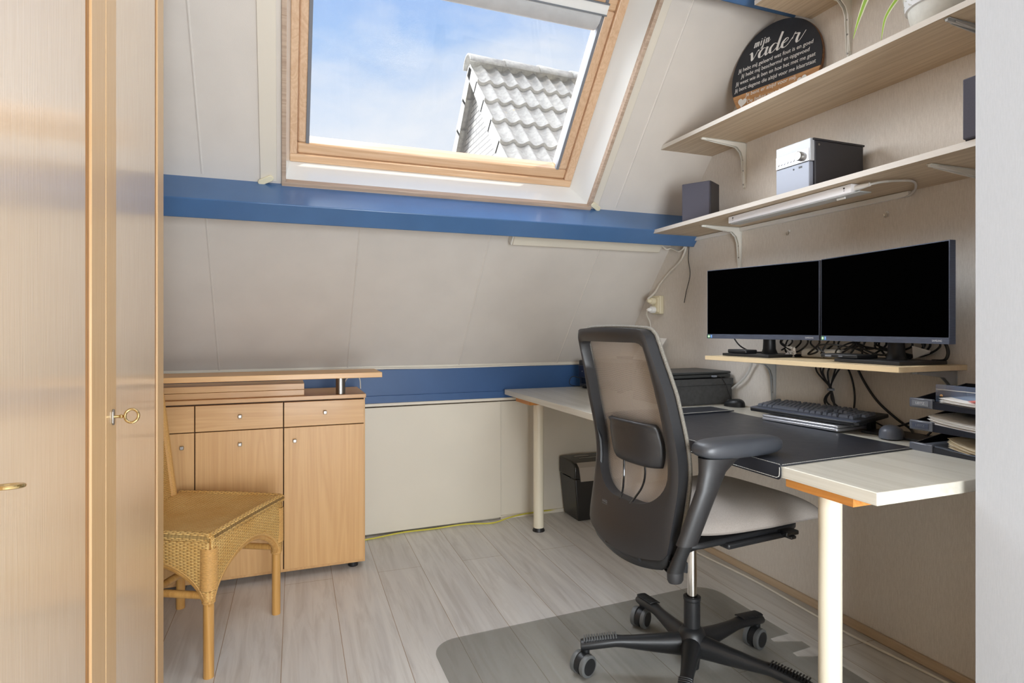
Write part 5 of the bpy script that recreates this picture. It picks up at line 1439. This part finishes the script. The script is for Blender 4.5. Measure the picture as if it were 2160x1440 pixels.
        ap = bld(MB().grid(pad, 48, 12), 'armrest', 'armp', smooth=80)
        rings = []
        for s, k, z, ws, wk in ((-.250, .205, .462, .026, .020), (-.246, .217, .50, .022, .017), (-.236, .240, .56, .022, .016)):
            rings.append([P(s + ws * math.cos(a), sd * k + wk * math.sin(a), z) for a in [2 * PI * i / 20 for i in range(20)]])
        bld(MB().loft(rings), 'arm_strut', 'black', ap)
        rings = []
        for s, k, z, ws, wk in ((-.238, .236, .545, .033, .022), (-.220, .255, .62, .034, .022), (-.198, .272, .70, .036, .022), (-.180, .272, .745, .044, .025), (-.164, .272, .770, .060, .031), (-.150, .272, .786, .074, .038)):
            rings.append([P(s + ws * math.cos(a), sd * k + wk * math.sin(a), z) for a in [2 * PI * i / 20 for i in range(20)]])
        bld(MB().loft(rings), 'arm_sleeve', 'chairp', ap, smooth=60)
        bld(MB().loft([[P(s + a_, sd * k + b_ * .5, z + c_) for a_, b_, c_ in ((-.02, -.02, -.018), (-.02, .03, -.018), (-.02, .03, .018), (-.02, -.02, .018), (.03, -.02, .018), (.03, .03, .018), (.03, .03, -.018), (.03, -.02, -.018))] for s, k, z in ((-.20, .08, .466), (-.248, .205, .470))]), 'arm_bracket', 'black', ap, bevel=.006)
        bld(MB().loft([[P(-.250 + ws * math.cos(a), sd * .204 + wk * math.sin(a), z) for a in [2 * PI * i / 16 for i in range(16)]] for z, ws, wk in ((.432, .020, .016), (.440, .024, .020), (.462, .025, .021))]), 'end_cap', 'chairp', ap)
    P = P0
    # ---- gas column
    bld(MB().cyl((0, 0, .24), (0, 0, .45), .0150, 28), 'gas_spring', 'chrome')
    bld(MB().lathe([(.022, .03), (.0255, .06), (.026, .25), (.028, .252), (.028, .262), (.020, .264), (.0155, .258)], 32), 'column_tube', 'black', bevel=.001)
    bld(MB().lathe([(.030, .075), (.046, .085), (.048, .125), (.040, .150), (.027, .165)], 32), 'hub', 'black', smooth=70)
    bld(MB().cyl((0, 0, .018), (0, 0, .08), .012, 20), 'column_tip', 'black')
    # ---- five star legs with casters
    for i in range(5):
        ang = R(156 - 72 * i) - PHI
        d = Vector((math.cos(ang), math.sin(ang), 0)); s_ = Vector((-d.y, d.x, 0))
        rings = []
        for r, z, hh, ww in ((.02, .112, .044, .032), (.06, .112, .040, .029), (.12, .110, .033, .024), (.19, .110, .025, .020), (.228, .111, .021, .020), (.25, .112, .021, .023), (.335, .100, .021, .023), (.362, .095, .019, .021)):
            rings.append([d * r + s_ * (ww * math.cos(a)) + Vector((0, 0, z + hh * math.sin(a) * (1 if math.sin(a) < 0 else .75))) for a in [2 * PI * k / 16 for k in range(16)]])
        lg = bld(MB().loft(rings), 'star_leg', 'black', smooth=60)
        mb = MB()
        for k in range(13):
            r = .248 + k * .0086; z = .1125 - (r - .25) * .13 + .0150
            mb.tube([d * r + s_ * q + Vector((0, 0, z + .0035 * (1 - (q / .019) ** 4))) for q in (-.019, -.013, 0, .013, .019)], .0026, 6)
        bld(mb, 'ribbed_grip', 'tread' if i == 0 else 'black', lg)
        # caster
        rot = R((195, 205, 192, 30, 110)[i]); hd = Vector((math.cos(rot), math.sin(rot), 0)); hs = Vector((-hd.y, hd.x, 0))
        c0 = d * .345 + hd * .014 + Vector((0, 0, .0365))
        pv = d * .345
        cs = bld(MB().cyl(pv + Vector((0, 0, .05)), pv + Vector((0, 0, .088)), .012, 18).cyl(c0 - hs * .012 + Vector((0, 0, .004)), c0 + hs * .012 + Vector((0, 0, .004)), .031, 24), 'caster', 'black', lg, bevel=.002) if False else None
        cs = bld(MB().cyl(pv + Vector((0, 0, .05)), pv + Vector((0, 0, .090)), .012, 18).cyl(c0 - hs * .009 + Vector((0, 0, .004)), c0 + hs * .009 + Vector((0, 0, .001)), .0355, 28), 'caster', 'black', lg)
        mb = MB(); mh = MB()
        for q in (-1, 1):
            a, b = c0 + hs * (q * .010), c0 + hs * (q * .029)
            mb.tube([a, a.lerp(b, .12), a.lerp(b, .5), a.lerp(b, .88), b], [.031, .0350, .0360, .0350, .031], 28)
            mh.cyl(b, b + hs * (q * .0012), .0262, 24)
        bld(mb, 'caster_wheel', 'tread', lg); bld(mh, 'wheel_cap', 'black', lg)
office_chair()
